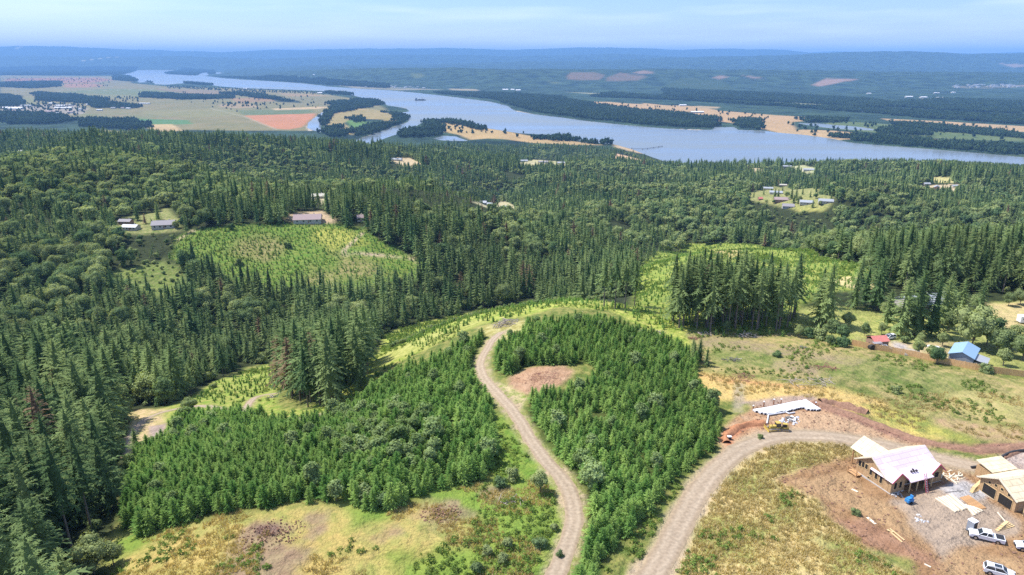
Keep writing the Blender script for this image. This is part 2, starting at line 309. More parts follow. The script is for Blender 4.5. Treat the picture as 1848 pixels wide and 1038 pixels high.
for P, a, b in mid: paint(P, a, b, feather=4, warp=5, wscale=30)
HILLCLR = [(318,430),(345,415),(420,408),(520,403),(600,405),(650,415),(700,440),(760,470),(790,490),(760,510),(640,520),(560,530),(480,530),(400,500),(350,480),(300,470)]
LEFTCLR = [(185,500),(230,485),(300,462),(330,480),(350,510),(320,540),(260,535),(215,525)]
RIGHTCLR = [(1135,590),(1145,540),(1148,480),(1185,455),(1240,440),(1300,438),(1400,450),(1480,462),(1560,478),(1582,494),(1575,520),(1480,530),(1440,560),(1430,610),(1250,610)]
TREEDCLR = [(560,600),(600,560),(700,540),(760,545),(700,575),(640,600)]
paint(HILLCLR, C(.12,.23,.035), C(.22,.26,.06), 4, 6, 25)
for P in ([(600,455),(680,470),(720,500),(640,505),(600,480)], [(420,430),(480,425),(520,445),(480,470),(420,460)], [(560,475),(620,490),(600,520),(540,515)]):
    paint(P, C(.34,.24,.13), C(.20,.22,.06), 8, 10, 20, .7)
paint([(560,410),(620,412),(660,440),(600,450),(560,430)], C(.50,.44,.11), C(.32,.33,.07), 6, 8, 20, .7)
paint(LEFTCLR, C(.16,.23,.05), C(.25,.27,.09), 5, 8, 25)
paint(RIGHTCLR, C(.20,.29,.05), C(.36,.38,.09), 4, 4, 15)
paint([(1275,452),(1330,450),(1340,465),(1290,468)], TAN, C(.45,.36,.12), 3, 3, 10, .8)
paint([(1330,470),(1440,480),(1540,500),(1480,520),(1380,500)], C(.46,.44,.12), C(.28,.33,.07), 6, 6, 14, .8)
paint([(1500,508),(1530,499),(1575,503),(1585,515),(1560,525),(1530,520)], C(.55,.44,.22), C(.50,.42,.2), 2, 1.5)
# ------------------------------------------------------------------ the near hill
NEAR = [(-300,1200),(150,1200),(190,1010),(205,960),(228,870),(236,800),(230,742),(300,733),(345,715),(385,690),(440,664),(505,650),(600,650),(672,645),(690,604),(760,582),(860,562),(960,542),(1060,542),(1150,556),(1200,590),(1290,600),(1430,602),(1445,555),(1500,552),(1600,565),(1690,575),(1780,570),(1790,545),(2100,540),(2100,1200)]
paint(NEAR, GRASS, C(.24,.23,.07), 2.0, 1.5, 6)
paint([('w',-44,242),('w',0,236),('w',30,236),('w',30,300),('w',-44,300)], LUSH, BRUSH, 5)
paint([(690,604),(760,582),(860,562),(960,542),(1060,542),(1150,556),(1240,590),(1260,640),(1100,560),(1000,556),(930,575),(870,585),(780,625),(690,665),(640,720),(560,740),(600,690),(680,650)], C(.24,.33,.05), C(.38,.38,.10), 2, 2, 6)
paint([(860,590),(960,575),(940,600),(905,620),(880,625)], C(.42,.38,.16), DRYG, 1.5, 1, 4)
paint([(690,640),(760,610),(870,575),(880,580),(780,622),(690,660)], C(.48,.43,.16), C(.3,.34,.08), 1.5, 1.5, 6, .7)
paint([(240,750),(330,728),(385,690),(505,650),(500,740),(600,735),(630,700),(560,760),(440,745),(330,750),(260,780)], C(.22,.32,.05), C(.34,.33,.09), 1.5, 1.5, 5)
paint([(240,740),(300,738),(300,765),(290,800),(240,830),(232,780)], C(.52,.38,.22), C(.36,.30,.13), 2, 2, 6)
paint([(268,770),(300,765),(295,790),(268,795)], C(.36,.28,.24), C(.26,.2,.17), 1, 1)
# plantation floor
PL1 = [(218,955),(228,880),(238,840),(262,815),(300,790),(318,765),(345,760),(440,752),(560,758),(600,758),(650,732),(690,698),(730,674),(800,643),(862,612),(884,606),(872,622),(855,655),(860,690),(880,720),(892,745),(900,770),(895,830),(870,872),(800,882),(750,900),(700,925),(655,922),(620,905),(480,918),(380,932),(255,968)]
PL2 = [(900,625),(955,592),(1000,583),(1100,586),(1180,610),(1235,640),(1258,655),(1260,680),(1272,720),(1295,750),(1305,790),(1282,815),(1245,850),(1212,872),(1178,922),(1140,965),(1100,1005),(1082,1045),(1060,1120),(1020,1120),(1032,1045),(1052,990),(1064,930),(1055,890),(1020,850),(975,800),(950,760),(955,725),(990,708),(1045,700),(1080,672),(1060,655),(1020,660),(950,662),(915,682),(898,665),(893,640)]
paint(PL1, C(.06,.09,.02), C(.09,.11,.03), 1.5); paint(PL2, C(.06,.09,.02), C(.09,.11,.03), 1.5)
# bottom-left meadow
MEAD = [(200,970),(250,962),(380,930),(480,915),(620,905),(700,925),(800,882),(870,872),(930,860),(1000,870),(1030,920),(1030,960),(1000,1030),(980,1200),(190,1200)]
paint(MEAD, C(.36,.30,.10), C(.25,.26,.075), 2, 2, 6)
for P in ([(240,1060),(240,990),(330,965),(400,950),(450,955),(430,990),(380,1030),(340,1100)], [(520,930),(600,930),(690,960),(700,1000),(620,1050),(480,1080),(500,1000),(540,960)], [(690,930),(800,905),(900,880),(840,920),(720,950)], [(700,1000),(760,985),(800,1010),(760,1060),(690,1060)]):
    paint(P, C(.44,.32,.11), C(.33,.27,.085), 4, 6, 7, .8)
for P in ([(200,975),(260,962),(300,968),(240,1000),(205,1010)], [(600,905),(700,930),(640,940)], [(900,750),(930,760),(980,810),(1020,870),(1035,940),(1010,1000),(960,1010),(900,1000),(860,960),(850,900),(895,840)], [(760,890),(860,875),(900,910),(820,930)], [(700,1000),(900,980),(990,1030),(960,1120),(700,1120)]):
    paint(P, C(.15,.27,.04), C(.21,.30,.05), 3, 4, 5, .85)
for P in ([(430,960),(480,942),(520,960),(545,1000),(540,1060),(390,1090),(400,1030)], [(560,935),(592,942),(575,965)], [(670,970),(692,962),(690,985)], [(765,915),(825,905),(840,925),(800,945),(770,935)], [(870,885),(905,885),(900,900),(870,900)]):
    paint(P, C(.21,.135,.105), C(.28,.20,.13), 2.5, 5, 4, .8)
paint([(462,950),(505,948),(515,965),(470,975)], C(.13,.08,.075), C(.17,.11,.10), 1, 1.5, 3, .8)
paint([(915,682),(950,664),(1020,660),(1040,670),(1010,695),(960,712),(920,712)], C(.33,.20,.12), C(.40,.26,.165), 1, 1, 3)
paint([(900,690),(925,700),(950,715),(945,730),(925,740),(905,715)], C(.45,.37,.2), C(.22,.28,.06), 1, 1, 3)
# right side: brushy slope, straw, bare dirt, gravel
paint([(1240,600),(1430,602),(1530,620),(1700,662),(1848,688),(2000,700),(2000,790),(1848,770),(1700,755),(1560,700),(1400,680),(1265,670)], C(.22,.22,.07), C(.37,.29,.13), 3, 3, 8)
for P in ([(1270,610),(1330,612),(1420,640),(1440,665),(1300,660)], [(1440,640),(1560,650),(1640,690),(1500,690)], [(1560,640),(1700,670),(1800,700),(1700,720),(1600,690)], [(1600,700),(1660,700),(1670,730),(1620,730)]):
    paint(P, C(.11,.18,.038), C(.17,.205,.06), 3, 4, 6, .6)
for P in ([(1240,605),(1330,612),(1430,625),(1560,650),(1540,660),(1400,640),(1270,625)], [(1400,650),(1480,660),(1480,680),(1400,672)]):
    paint(P, C(.33,.23,.16), C(.26,.23,.1), 1.5, 2, 4, .7)
paint([(1250,670),(1400,688),(1500,700),(1590,720),(1640,760),(1700,790),(1640,790),(1560,745),(1440,725),(1330,725),(1280,720)], C(.52,.36,.13), C(.44,.33,.13), 2, 2, 6)
paint([(1250,675),(1330,685),(1400,690),(1470,700),(1400,700),(1300,690)], C(.42,.22,.10), C(.50,.32,.13), 1, 1, 4, .8)
paint([(1325,690),(1345,690),(1342,745),(1322,745)], C(.33,.27,.2), C(.26,.24,.13), .8, .5, 3, .8)
paint([(1560,730),(1650,745),(1700,770),(1760,800),(1680,790),(1600,765)], C(.40,.36,.09), C(.22,.26,.06), 2, 2, 5, .8)
paint([(1660,745),(1760,765),(1848,775),(1848,800),(1760,790),(1700,770)], C(.40,.25,.16), C(.36,.27,.13), 1.5, 2, 4, .8)
paint([(1700,705),(1848,715),(1848,760),(1740,745)], C(.42,.34,.15), C(.25,.26,.08), 3, 3, 6, .8)
PAD = [(1290,790),(1330,750),(1360,730),(1450,718),(1500,728),(1560,760),(1640,790),(1700,805),(1640,812),(1540,790),(1420,782),(1350,800),(1310,825)]
paint(PAD, C(.34,.20,.11), C(.42,.28,.175), 1, 1.2, 4)
paint([(1440,745),(1540,750),(1600,785),(1500,778),(1430,772)], C(.44,.30,.185), C(.38,.25,.15), 1, 1, 3, .9)
paint([(1335,725),(1460,712),(1480,722),(1380,738)], C(.36,.27,.22), C(.30,.22,.18), 1, 1, 3, .9)
paint([(1200,1038),(1230,960),(1280,880),(1330,825),(1400,798),(1480,796),(1550,806),(1560,850),(1480,880),(1500,930),(1560,990),(1640,1038),(1700,1120),(1180,1120)], C(.50,.385,.18), C(.38,.32,.13), 1.5, 2, 5)
for P in ([(1250,960),(1330,930),(1380,950),(1350,1010),(1240,1030)], [(1300,860),(1380,850),(1400,890),(1330,900)], [(1390,900),(1440,900),(1440,950),(1390,960)], [(1490,960),(1580,990),(1600,1038),(1500,1038)], [(1380,830),(1480,820),(1480,850),(1400,855)]):
    paint(P, C(.17,.24,.045), C(.27,.27,.08), 2, 3, 4, .75)
SITE = [(1390,865),(1440,845),(1540,825),(1560,812),(1640,835),(1760,850),(1848,860),(2000,880),(2000,1200),(1720,1200),(1640,1010),(1560,985),(1500,940),(1470,900)]
paint(SITE, C(.24,.14,.07), C(.31,.19,.10), 1.2, 1.5, 4)
for P in ([(1430,870),(1540,850),(1560,890),(1600,910),(1660,960),(1700,1000),(1620,960),(1530,920)], [(1700,990),(1800,1000),(1848,1010),(1848,1060),(1720,1060),(1690,1010)], [(1600,920),(1660,905),(1650,940)], [(1760,930),(1848,950),(1848,975),(1750,965)]):
    paint(P, C(.39,.26,.14), C(.33,.215,.115), 1, 1.5, 3, .8)
paint([(1500,940),(1560,935),(1620,965),(1700,1020),(1640,1010),(1560,985)], C(.24,.13,.08), C(.30,.17,.11), 1, 1, 3, .8)
paint([(1610,905),(1690,880),(1740,868),(1770,880),(1780,900),(1840,940),(1850,960),(1800,975),(1720,985),(1700,1010),(1650,960),(1640,935)], C(.29,.225,.17), C(.35,.27,.20), 1, 1, 3)
paint([(1690,880),(1740,866),(1775,880),(1780,900),(1740,905)], C(.42,.40,.40), C(.36,.34,.33), .8, .8, 3)
paint([(1780,835),(1848,800),(2000,790),(2000,870),(1848,865),(1760,850)], C(.42,.34,.29), C(.36,.27,.22), 1, .8, 3)
# far right yards
YARD = [(1430,602),(1445,557),(1500,552),(1600,565),(1690,575),(1780,570),(1790,545),(2100,540),(2100,700),(1848,680),(1700,652),(1535,618)]
paint(YARD, C(.33,.33,.11), C(.25,.28,.08), 2, 2, 6)
paint([(1450,560),(1600,570),(1640,600),(1540,612),(1440,598)], C(.30,.34,.09), C(.38,.36,.12), 2, 2, 6)
paint([(1780,548),(1860,545),(2000,545),(2000,600),(1800,600),(1770,575)], C(.50,.39,.19), C(.42,.36,.15), 2, 1.5, 5)
paint([(1550,612),(1640,620),(1720,618),(1720,650),(1640,640)], C(.48,.37,.22), C(.36,.31,.15), 2, 2, 5)
paint([(1610,615),(1640,622),(1640,640),(1615,632)], C(.44,.38,.36), C(.4,.36,.33), 1, 1, 4)
ROADS = {
 'a': ([(975,1120),(987,1075),(1003,1038),(1022,990),(1035,950),(1036,920),(1028,888),(1012,862),(988,836),(966,806),(948,778),(930,748),(914,728),(893,706),(874,684),(866,662),(870,645),(880,628),(890,612),(905,600)], 3.5, 2.7),
 'b': ([(1130,1120),(1155,1075),(1182,1030),(1208,985),(1236,930),(1262,885),(1295,845),(1335,812),(1375,795),(1420,786),(1480,787),(1560,797),(1640,815),(1720,834),(1790,851),(1860,868),(1980,890)], 4.6, 4.9),
 'c': ([(232,820),(238,785),(258,760),(290,745),(330,736),(370,733),(400,739),(420,748),(440,748),(446,734),(455,722),(472,714),(500,710)], 2.8, 2.6),
 'd': ([(505,758),(550,757),(590,745),(625,733)], 2.5, 2.5)}
for k, (P, w0, w1) in ROADS.items(): paintline(P, C(.40,.31,.20), C(.25,.27,.08) if k != 'b' else C(.33,.26,.18), w0 + (1.8 if k == 'b' else 1.4), 1.0, 1.1)
for P, w in [([(655,420),(640,434),(622,450),(620,458),(660,459),(700,461),(738,464),(752,472)], 3), ([(320,434),(345,418),(360,414)], 2.5)]:
    paintline(P, C(.50,.38,.27), C(.42,.33,.2), w, 1.5, .5)
for P, w, c in [([(1320,808),(1312,790),(1340,772),(1375,764)],2.2,C(.34,.15,.08)), ([(1480,730),(1540,752),(1600,778),(1680,800),(1760,812),(1848,806),(1990,790)],3.5,C(.22,.12,.085))]:
    paintline(P, c, c * 1.3, w, .8, 1)
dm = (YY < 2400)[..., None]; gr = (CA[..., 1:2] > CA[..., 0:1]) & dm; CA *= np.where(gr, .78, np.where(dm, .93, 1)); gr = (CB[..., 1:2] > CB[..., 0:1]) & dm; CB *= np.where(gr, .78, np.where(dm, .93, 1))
# the river's own bed and banks
m = (sdw > -4) & (Z[far_i:] < -240); CA[far_i:][m] = C(.16,.17,.14); CB[far_i:][m] = C(.2,.2,.16)

# ------------------------------------------------------------------ materials
def new_mat(name):
    m = bpy.data.materials.new(name); m.use_nodes = True; return m, m.node_tree, m.node_tree.nodes['Principled BSDF']
def noise_mat(name, rgb, rough=.8, var=.12, scale=3.0, spec=.3, metal=0.0, bump=0.0, stretch=None):
    m, t, p = new_mat(name)
    tc = nd(t, 'ShaderNodeTexCoord'); n = nd(t, 'ShaderNodeTexNoise'); n.inputs['Scale'].default_value = scale; n.inputs['Detail'].default_value = 5
    src = tc.outputs['Object']
    if stretch:
        mp = nd(t, 'ShaderNodeMapping'); mp.inputs['Scale'].default_value = stretch; t.links.new(src, mp.inputs[0]); src = mp.outputs[0]
    t.links.new(src, n.inputs['Vector'])
    r = nd(t, 'ShaderNodeMapRange'); r.inputs['From Min'].default_value = .3; r.inputs['From Max'].default_value = .7
    r.inputs['To Min'].default_value = 1 - var; r.inputs['To Max'].default_value = 1 + var
    t.links.new(n.outputs[0], r.inputs[0])
    v = nd(t, 'ShaderNodeVectorMath', operation='SCALE'); v.inputs[0].default_value = rgb[:3]; t.links.new(r.outputs[0], v.inputs['Scale'])
    t.links.new(v.outputs[0], p.inputs['Base Color'])
    p.inputs['Roughness'].default_value = rough; p.inputs['Specular IOR Level'].default_value = spec; p.inputs['Metallic'].default_value = metal
    if bump:
        b = nd(t, 'ShaderNodeBump'); b.inputs['Strength'].default_value = bump; t.links.new(n.outputs[0], b.inputs['Height']); t.links.new(b.outputs[0], p.inputs['Normal'])
    return m
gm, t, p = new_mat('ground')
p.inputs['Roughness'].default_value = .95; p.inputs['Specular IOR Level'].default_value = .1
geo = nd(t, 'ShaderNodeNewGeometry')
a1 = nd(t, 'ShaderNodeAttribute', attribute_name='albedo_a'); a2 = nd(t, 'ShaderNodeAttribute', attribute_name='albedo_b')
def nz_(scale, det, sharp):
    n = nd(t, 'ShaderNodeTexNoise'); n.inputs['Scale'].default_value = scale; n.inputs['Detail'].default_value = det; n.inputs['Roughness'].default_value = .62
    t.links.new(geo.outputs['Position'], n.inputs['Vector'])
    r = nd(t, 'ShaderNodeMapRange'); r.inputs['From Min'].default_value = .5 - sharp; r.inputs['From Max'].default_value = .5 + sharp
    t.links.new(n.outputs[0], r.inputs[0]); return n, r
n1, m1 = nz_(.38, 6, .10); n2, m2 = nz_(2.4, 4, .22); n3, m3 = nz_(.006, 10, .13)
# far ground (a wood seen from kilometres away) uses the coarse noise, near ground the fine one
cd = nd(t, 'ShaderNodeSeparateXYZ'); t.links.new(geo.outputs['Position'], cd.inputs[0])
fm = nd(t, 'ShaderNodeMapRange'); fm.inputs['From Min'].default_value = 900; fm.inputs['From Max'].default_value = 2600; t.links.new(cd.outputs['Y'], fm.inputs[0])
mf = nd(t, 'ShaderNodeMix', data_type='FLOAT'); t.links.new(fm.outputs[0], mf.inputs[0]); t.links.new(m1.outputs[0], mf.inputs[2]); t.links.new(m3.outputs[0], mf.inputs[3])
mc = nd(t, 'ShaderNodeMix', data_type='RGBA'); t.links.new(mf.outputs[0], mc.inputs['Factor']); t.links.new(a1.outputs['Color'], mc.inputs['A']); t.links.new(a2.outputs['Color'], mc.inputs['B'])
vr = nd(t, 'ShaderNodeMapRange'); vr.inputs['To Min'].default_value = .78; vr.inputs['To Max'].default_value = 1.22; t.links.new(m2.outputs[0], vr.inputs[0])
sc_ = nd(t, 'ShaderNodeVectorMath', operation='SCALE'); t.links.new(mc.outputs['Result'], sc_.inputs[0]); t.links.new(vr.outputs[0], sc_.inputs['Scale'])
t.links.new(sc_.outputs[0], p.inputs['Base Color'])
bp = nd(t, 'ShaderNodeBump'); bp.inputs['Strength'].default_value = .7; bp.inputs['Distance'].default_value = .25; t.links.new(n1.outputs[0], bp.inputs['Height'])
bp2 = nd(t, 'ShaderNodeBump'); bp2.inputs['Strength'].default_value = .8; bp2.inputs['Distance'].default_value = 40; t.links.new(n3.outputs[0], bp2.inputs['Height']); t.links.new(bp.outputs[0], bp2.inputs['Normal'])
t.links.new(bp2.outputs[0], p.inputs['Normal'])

def mesh_np(name, V, F, mats, smooth=False, midx=None):
    me = bpy.data.meshes.new(name); V = np.asarray(V, np.float32)
    if isinstance(F, np.ndarray):
        k = F.shape[1]; n = len(F)
        me.vertices.add(len(V)); me.vertices.foreach_set('co', V.ravel())
        me.loops.add(n * k); me.loops.foreach_set('vertex_index', F.astype(np.int32).ravel())
        me.polygons.add(n); me.polygons.foreach_set('loop_start', np.arange(0, n * k, k, dtype=np.int32)); me.polygons.foreach_set('loop_total', np.full(n, k, np.int32))
    else:
        me.from_pydata([tuple(map(float, v)) for v in V], [], F)
    for m in (mats if isinstance(mats, (list, tuple)) else [mats]): me.materials.append(m)
    if midx is not None: me.polygons.foreach_set('material_index', np.asarray(midx, np.int32))
    if smooth: me.polygons.foreach_set('use_smooth', np.ones(len(me.polygons), bool))
    me.update(); me.validate() if False else None
    return me
def link(name, me, parent=None, loc=None):
    o = bpy.data.objects.new(name, me); col.objects.link(o)
    if parent is not None: o.parent = parent
    if loc is not None: o.location = loc
    return o
def tag(o, label=None, cat=None, group=None, kind=None):
    if label: o['label'] = label
    if cat: o['category'] = cat
    if group: o['group'] = group
    if kind: o['kind'] = kind
    return o
def thing(name, label, cat, loc=(0, 0, 0), rz=0, group=None):
    o = bpy.data.objects.new(name, None); col.objects.link(o); o.location = loc; o.rotation_euler = (0, 0, rz); o.empty_display_size = .3
    return tag(o, label, cat, group)
ii = np.arange(NR * NA).reshape(NR, NA)
F = np.stack([ii[:-1, :-1], ii[:-1, 1:], ii[1:, 1:], ii[1:, :-1]], -1).reshape(-1, 4)
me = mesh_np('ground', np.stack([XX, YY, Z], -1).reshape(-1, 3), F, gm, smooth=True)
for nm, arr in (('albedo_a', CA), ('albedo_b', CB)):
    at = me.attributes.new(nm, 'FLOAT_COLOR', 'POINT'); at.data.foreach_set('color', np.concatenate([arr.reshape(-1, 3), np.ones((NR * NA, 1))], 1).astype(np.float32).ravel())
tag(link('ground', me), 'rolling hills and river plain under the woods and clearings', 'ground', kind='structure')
# water
wm, t, p = new_mat('water')
p.inputs['Base Color'].default_value = (.17, .20, .21, 1); p.inputs['Roughness'].default_value = .3; p.inputs['Specular IOR Level'].default_value = .6
g_ = nd(t, 'ShaderNodeNewGeometry'); n = nd(t, 'ShaderNodeTexNoise'); n.inputs['Scale'].default_value = .05; n.inputs['Detail'].default_value = 5; t.links.new(g_.outputs['Position'], n.inputs['Vector'])
b = nd(t, 'ShaderNodeBump'); b.inputs['Strength'].default_value = .25; b.inputs['Distance'].default_value = 1.5; t.links.new(n.outputs[0], b.inputs['Height']); t.links.new(b.outputs[0], p.inputs['Normal'])
mp = nd(t, 'ShaderNodeMapping'); mp.inputs['Scale'].default_value = (.0006, .003, 1); mp.inputs['Rotation'].default_value = (0, 0, .45); t.links.new(g_.outputs['Position'], mp.inputs[0]); n2 = nd(t, 'ShaderNodeTexNoise'); n2.inputs['Scale'].default_value = 1; n2.inputs['Detail'].default_value = 6; t.links.new(mp.outputs[0], n2.inputs['Vector'])
r = nd(t, 'ShaderNodeMapRange'); r.inputs['From Min'].default_value = .35; r.inputs['From Max'].default_value = .65; r.inputs['To Min'].default_value = .12; r.inputs['To Max'].default_value = .5; t.links.new(n2.outputs[0], r.inputs[0]); t.links.new(r.outputs[0], p.inputs['Roughness'])
me = mesh_np('river', [(-2300, 2050, -250), (2500, 2050, -250), (9000, 7600, -250), (9000, 26000, -250), (-26000, 26000, -250), (-12500, 11500, -250)], [(0, 1, 2, 3, 4, 5)], wm)
tag(link('river', me), 'broad pale blue river winding across the plain', 'river', kind='structure')
# dirt roads: draped strips with two worn wheel tracks
rm, t, p = new_mat('gravel_road'); p.inputs['Roughness'].default_value = .95; p.inputs['Specular IOR Level'].default_value = .1
uv = nd(t, 'ShaderNodeAttribute', attribute_name='across'); g_ = nd(t, 'ShaderNodeNewGeometry')
rr = nd(t, 'ShaderNodeValToRGB'); els = rr.color_ramp.elements; els[0].position = 0; els[0].color = (.30,.23,.15,1); els[1].position = 1; els[1].color = (.30,.23,.15,1)
for pos, c in ((.12,(.28,.215,.15,1)),(.27,(.35,.28,.205,1)),(.5,(.295,.23,.165,1)),(.73,(.345,.275,.20,1)),(.88,(.28,.215,.15,1))):
    e = els.new(pos); e.color = c
t.links.new(uv.outputs['Fac'], rr.inputs[0])
n = nd(t, 'ShaderNodeTexNoise'); n.inputs['Scale'].default_value = 1.6; n.inputs['Detail'].default_value = 9; t.links.new(g_.outputs['Position'], n.inputs['Vector'])
r = nd(t, 'ShaderNodeMapRange'); r.inputs['From Min'].default_value = .3; r.inputs['From Max'].default_value = .7; r.inputs['To Min'].default_value = .8; r.inputs['To Max'].default_value = 1.18; t.links.new(n.outputs[0], r.inputs[0])
v = nd(t, 'ShaderNodeVectorMath', operation='SCALE'); t.links.new(rr.outputs[0], v.inputs[0]); t.links.new(r.outputs[0], v.inputs['Scale']); t.links.new(v.outputs[0], p.inputs['Base Color'])
def spline(P, step):
    P = np.asarray(P, float); n = len(P); out = []
    for i in range(n - 1):
        p0, p1, p2, p3 = P[max(i - 1, 0)], P[i], P[i + 1], P[min(i + 2, n - 1)]
        m = max(1, int(np.linalg.norm(p2 - p1) / step))
        for k in range(m):
            u = k / m; out.append(.5 * (2 * p1 + (p2 - p0) * u + (2 * p0 - 5 * p1 + 4 * p2 - p3) * u * u + (3 * p1 - p0 - 3 * p2 + p3) * u ** 3))
    out.append(P[-1]); return np.array(out)
RD = {}
for k, (P, w0, w1) in ROADS.items():
    S = spline(hits(P), .6); RD[k] = S; n = len(S)
    T = np.gradient(S, axis=0); T /= np.linalg.norm(T, axis=1)[:, None]; Nn = np.stack([-T[:, 1], T[:, 0]], 1)
    w = np.linspace(w0, w1, n) / 2; K = 9
    s = np.linspace(-1, 1, K); jig = np.ones((n, K)); e1 = 1 + .16 * fbm(np.arange(n) * .6, np.zeros(n) + 3, 3, 55, 3); e2 = 1 + .16 * fbm(np.arange(n) * .6, np.zeros(n) + 9, 3, 57, 3)
    jig[:, 0] = e1; jig[:, -1] = e2
    X = S[:, 0:1] + Nn[:, 0:1] * s * w[:, None] * jig; Y = S[:, 1:2] + Nn[:, 1:2] * s * w[:, None] * jig
    H = ground(X, Y) + .09 + np.where(np.abs(s) > .95, -.07, 0)[None]
    q = np.arange(n * K).reshape(n, K); F = np.stack([q[:-1, :-1], q[:-1, 1:], q[1:, 1:], q[1:, :-1]], -1).reshape(-1, 4)
    me = mesh_np('dirt_road', np.stack([X, Y, H], -1).reshape(-1, 3), F[:, ::-1], rm, smooth=True)
    at = me.attributes.new('across', 'FLOAT', 'POINT'); at.data.foreach_set('value', np.tile(np.linspace(0, 1, K), n).astype(np.float32))
    tag(link('dirt_road', me), {'a': 'pale dirt road winding uphill between the young fir stands', 'b': 'wide gravel road curving past the building site', 'c': 'narrow dirt track looping past the left clearing', 'd': 'short dirt track below the tall fir grove'}[k], 'road', kind='structure')
# ------------------------------------------------------------------ foliage
def leaf_mat(name, c1, c2, dead=False, tr=.36):
    """two leaf tones, chosen by each plant's own random number, speckled by fine noise"""
    m = bpy.data.materials.new(name); m.use_nodes = True; t = m.node_tree; t.nodes.clear()
    oi = nd(t, 'ShaderNodeObjectInfo'); mx = nd(t, 'ShaderNodeMix', data_type='RGBA'); mx.inputs['A'].default_value = (*c1, 1); mx.inputs['B'].default_value = (*c2, 1)
    t.links.new(oi.outputs['Random'], mx.inputs['Factor'])
    if dead:
        m2 = nd(t, 'ShaderNodeMix', data_type='RGBA'); m2.inputs['B'].default_value = (.24, .17, .11, 1); gt = nd(t, 'ShaderNodeMath', operation='GREATER_THAN'); gt.inputs[1].default_value = .982; t.links.new(oi.outputs['Random'], gt.inputs[0]); t.links.new(gt.outputs[0], m2.inputs['Factor']); t.links.new(mx.outputs['Result'], m2.inputs['A']); mx = m2
    g = nd(t, 'ShaderNodeNewGeometry'); n = nd(t, 'ShaderNodeTexNoise'); n.inputs['Scale'].default_value = .9; n.inputs['Detail'].default_value = 4; t.links.new(g.outputs['Position'], n.inputs['Vector'])
    n2 = nd(t, 'ShaderNodeTexNoise'); n2.inputs['Scale'].default_value = .012; n2.inputs['Detail'].default_value = 3; t.links.new(g.outputs['Position'], n2.inputs['Vector'])
    ad = nd(t, 'ShaderNodeMath', operation='ADD'); t.links.new(n.outputs[0], ad.inputs[0]); t.links.new(n2.outputs[0], ad.inputs[1])
    r = nd(t, 'ShaderNodeMapRange'); r.inputs['From Min'].default_value = .6; r.inputs['From Max'].default_value = 1.4; r.inputs['To Min'].default_value = .55; r.inputs['To Max'].default_value = 1.45; t.links.new(ad.outputs[0], r.inputs[0])
    v = nd(t, 'ShaderNodeVectorMath', operation='SCALE'); t.links.new(mx.outputs['Result'], v.inputs[0]); t.links.new(r.outputs[0], v.inputs['Scale'])
    d = nd(t, 'ShaderNodeBsdfDiffuse'); tl = nd(t, 'ShaderNodeBsdfTranslucent'); ms = nd(t, 'ShaderNodeMixShader'); ms.inputs[0].default_value = tr
    t.links.new(v.outputs[0], d.inputs[0])
    vy = nd(t, 'ShaderNodeVectorMath', operation='MULTIPLY'); vy.inputs[1].default_value = (1.35, 1.25, .5); t.links.new(v.outputs[0], vy.inputs[0]); t.links.new(vy.outputs[0], tl.inputs[0])
    o = nd(t, 'ShaderNodeOutputMaterial'); t.links.new(d.outputs[0], ms.inputs[1]); t.links.new(tl.outputs[0], ms.inputs[2]); t.links.new(ms.outputs[0], o.inputs[0])
    return m
M_FIR = leaf_mat('fir_needles', (.085, .150, .062), (.26, .33, .13), dead=True)
M_YFIR = leaf_mat('young_fir_needles', (.13, .26, .065), (.31, .44, .13), tr=.42)
M_LEAF = leaf_mat('leaves', (.11, .18, .08), (.31, .36, .155), tr=.35)
M_ALDER = leaf_mat('pale_leaves', (.19, .27, .10), (.27, .35, .15), tr=.35)
M_BRUSH = leaf_mat('brush_leaves', (.12, .20, .045), (.20, .27, .07), tr=.35)
M_OLIVE = leaf_mat('olive_leaves', (.16, .17, .05), (.24, .22, .07), tr=.3)
M_DRYG = leaf_mat('dry_grass', (.40, .33, .15), (.56, .46, .24), tr=.3)
M_BARK = noise_mat('bark', (.20, .165, .135), .95, .35, 4.0, .1, stretch=(3, 3, .5))
M_DEAD = noise_mat('weathered_wood', (.36, .31, .27), .95, .35, 3.0, .1)

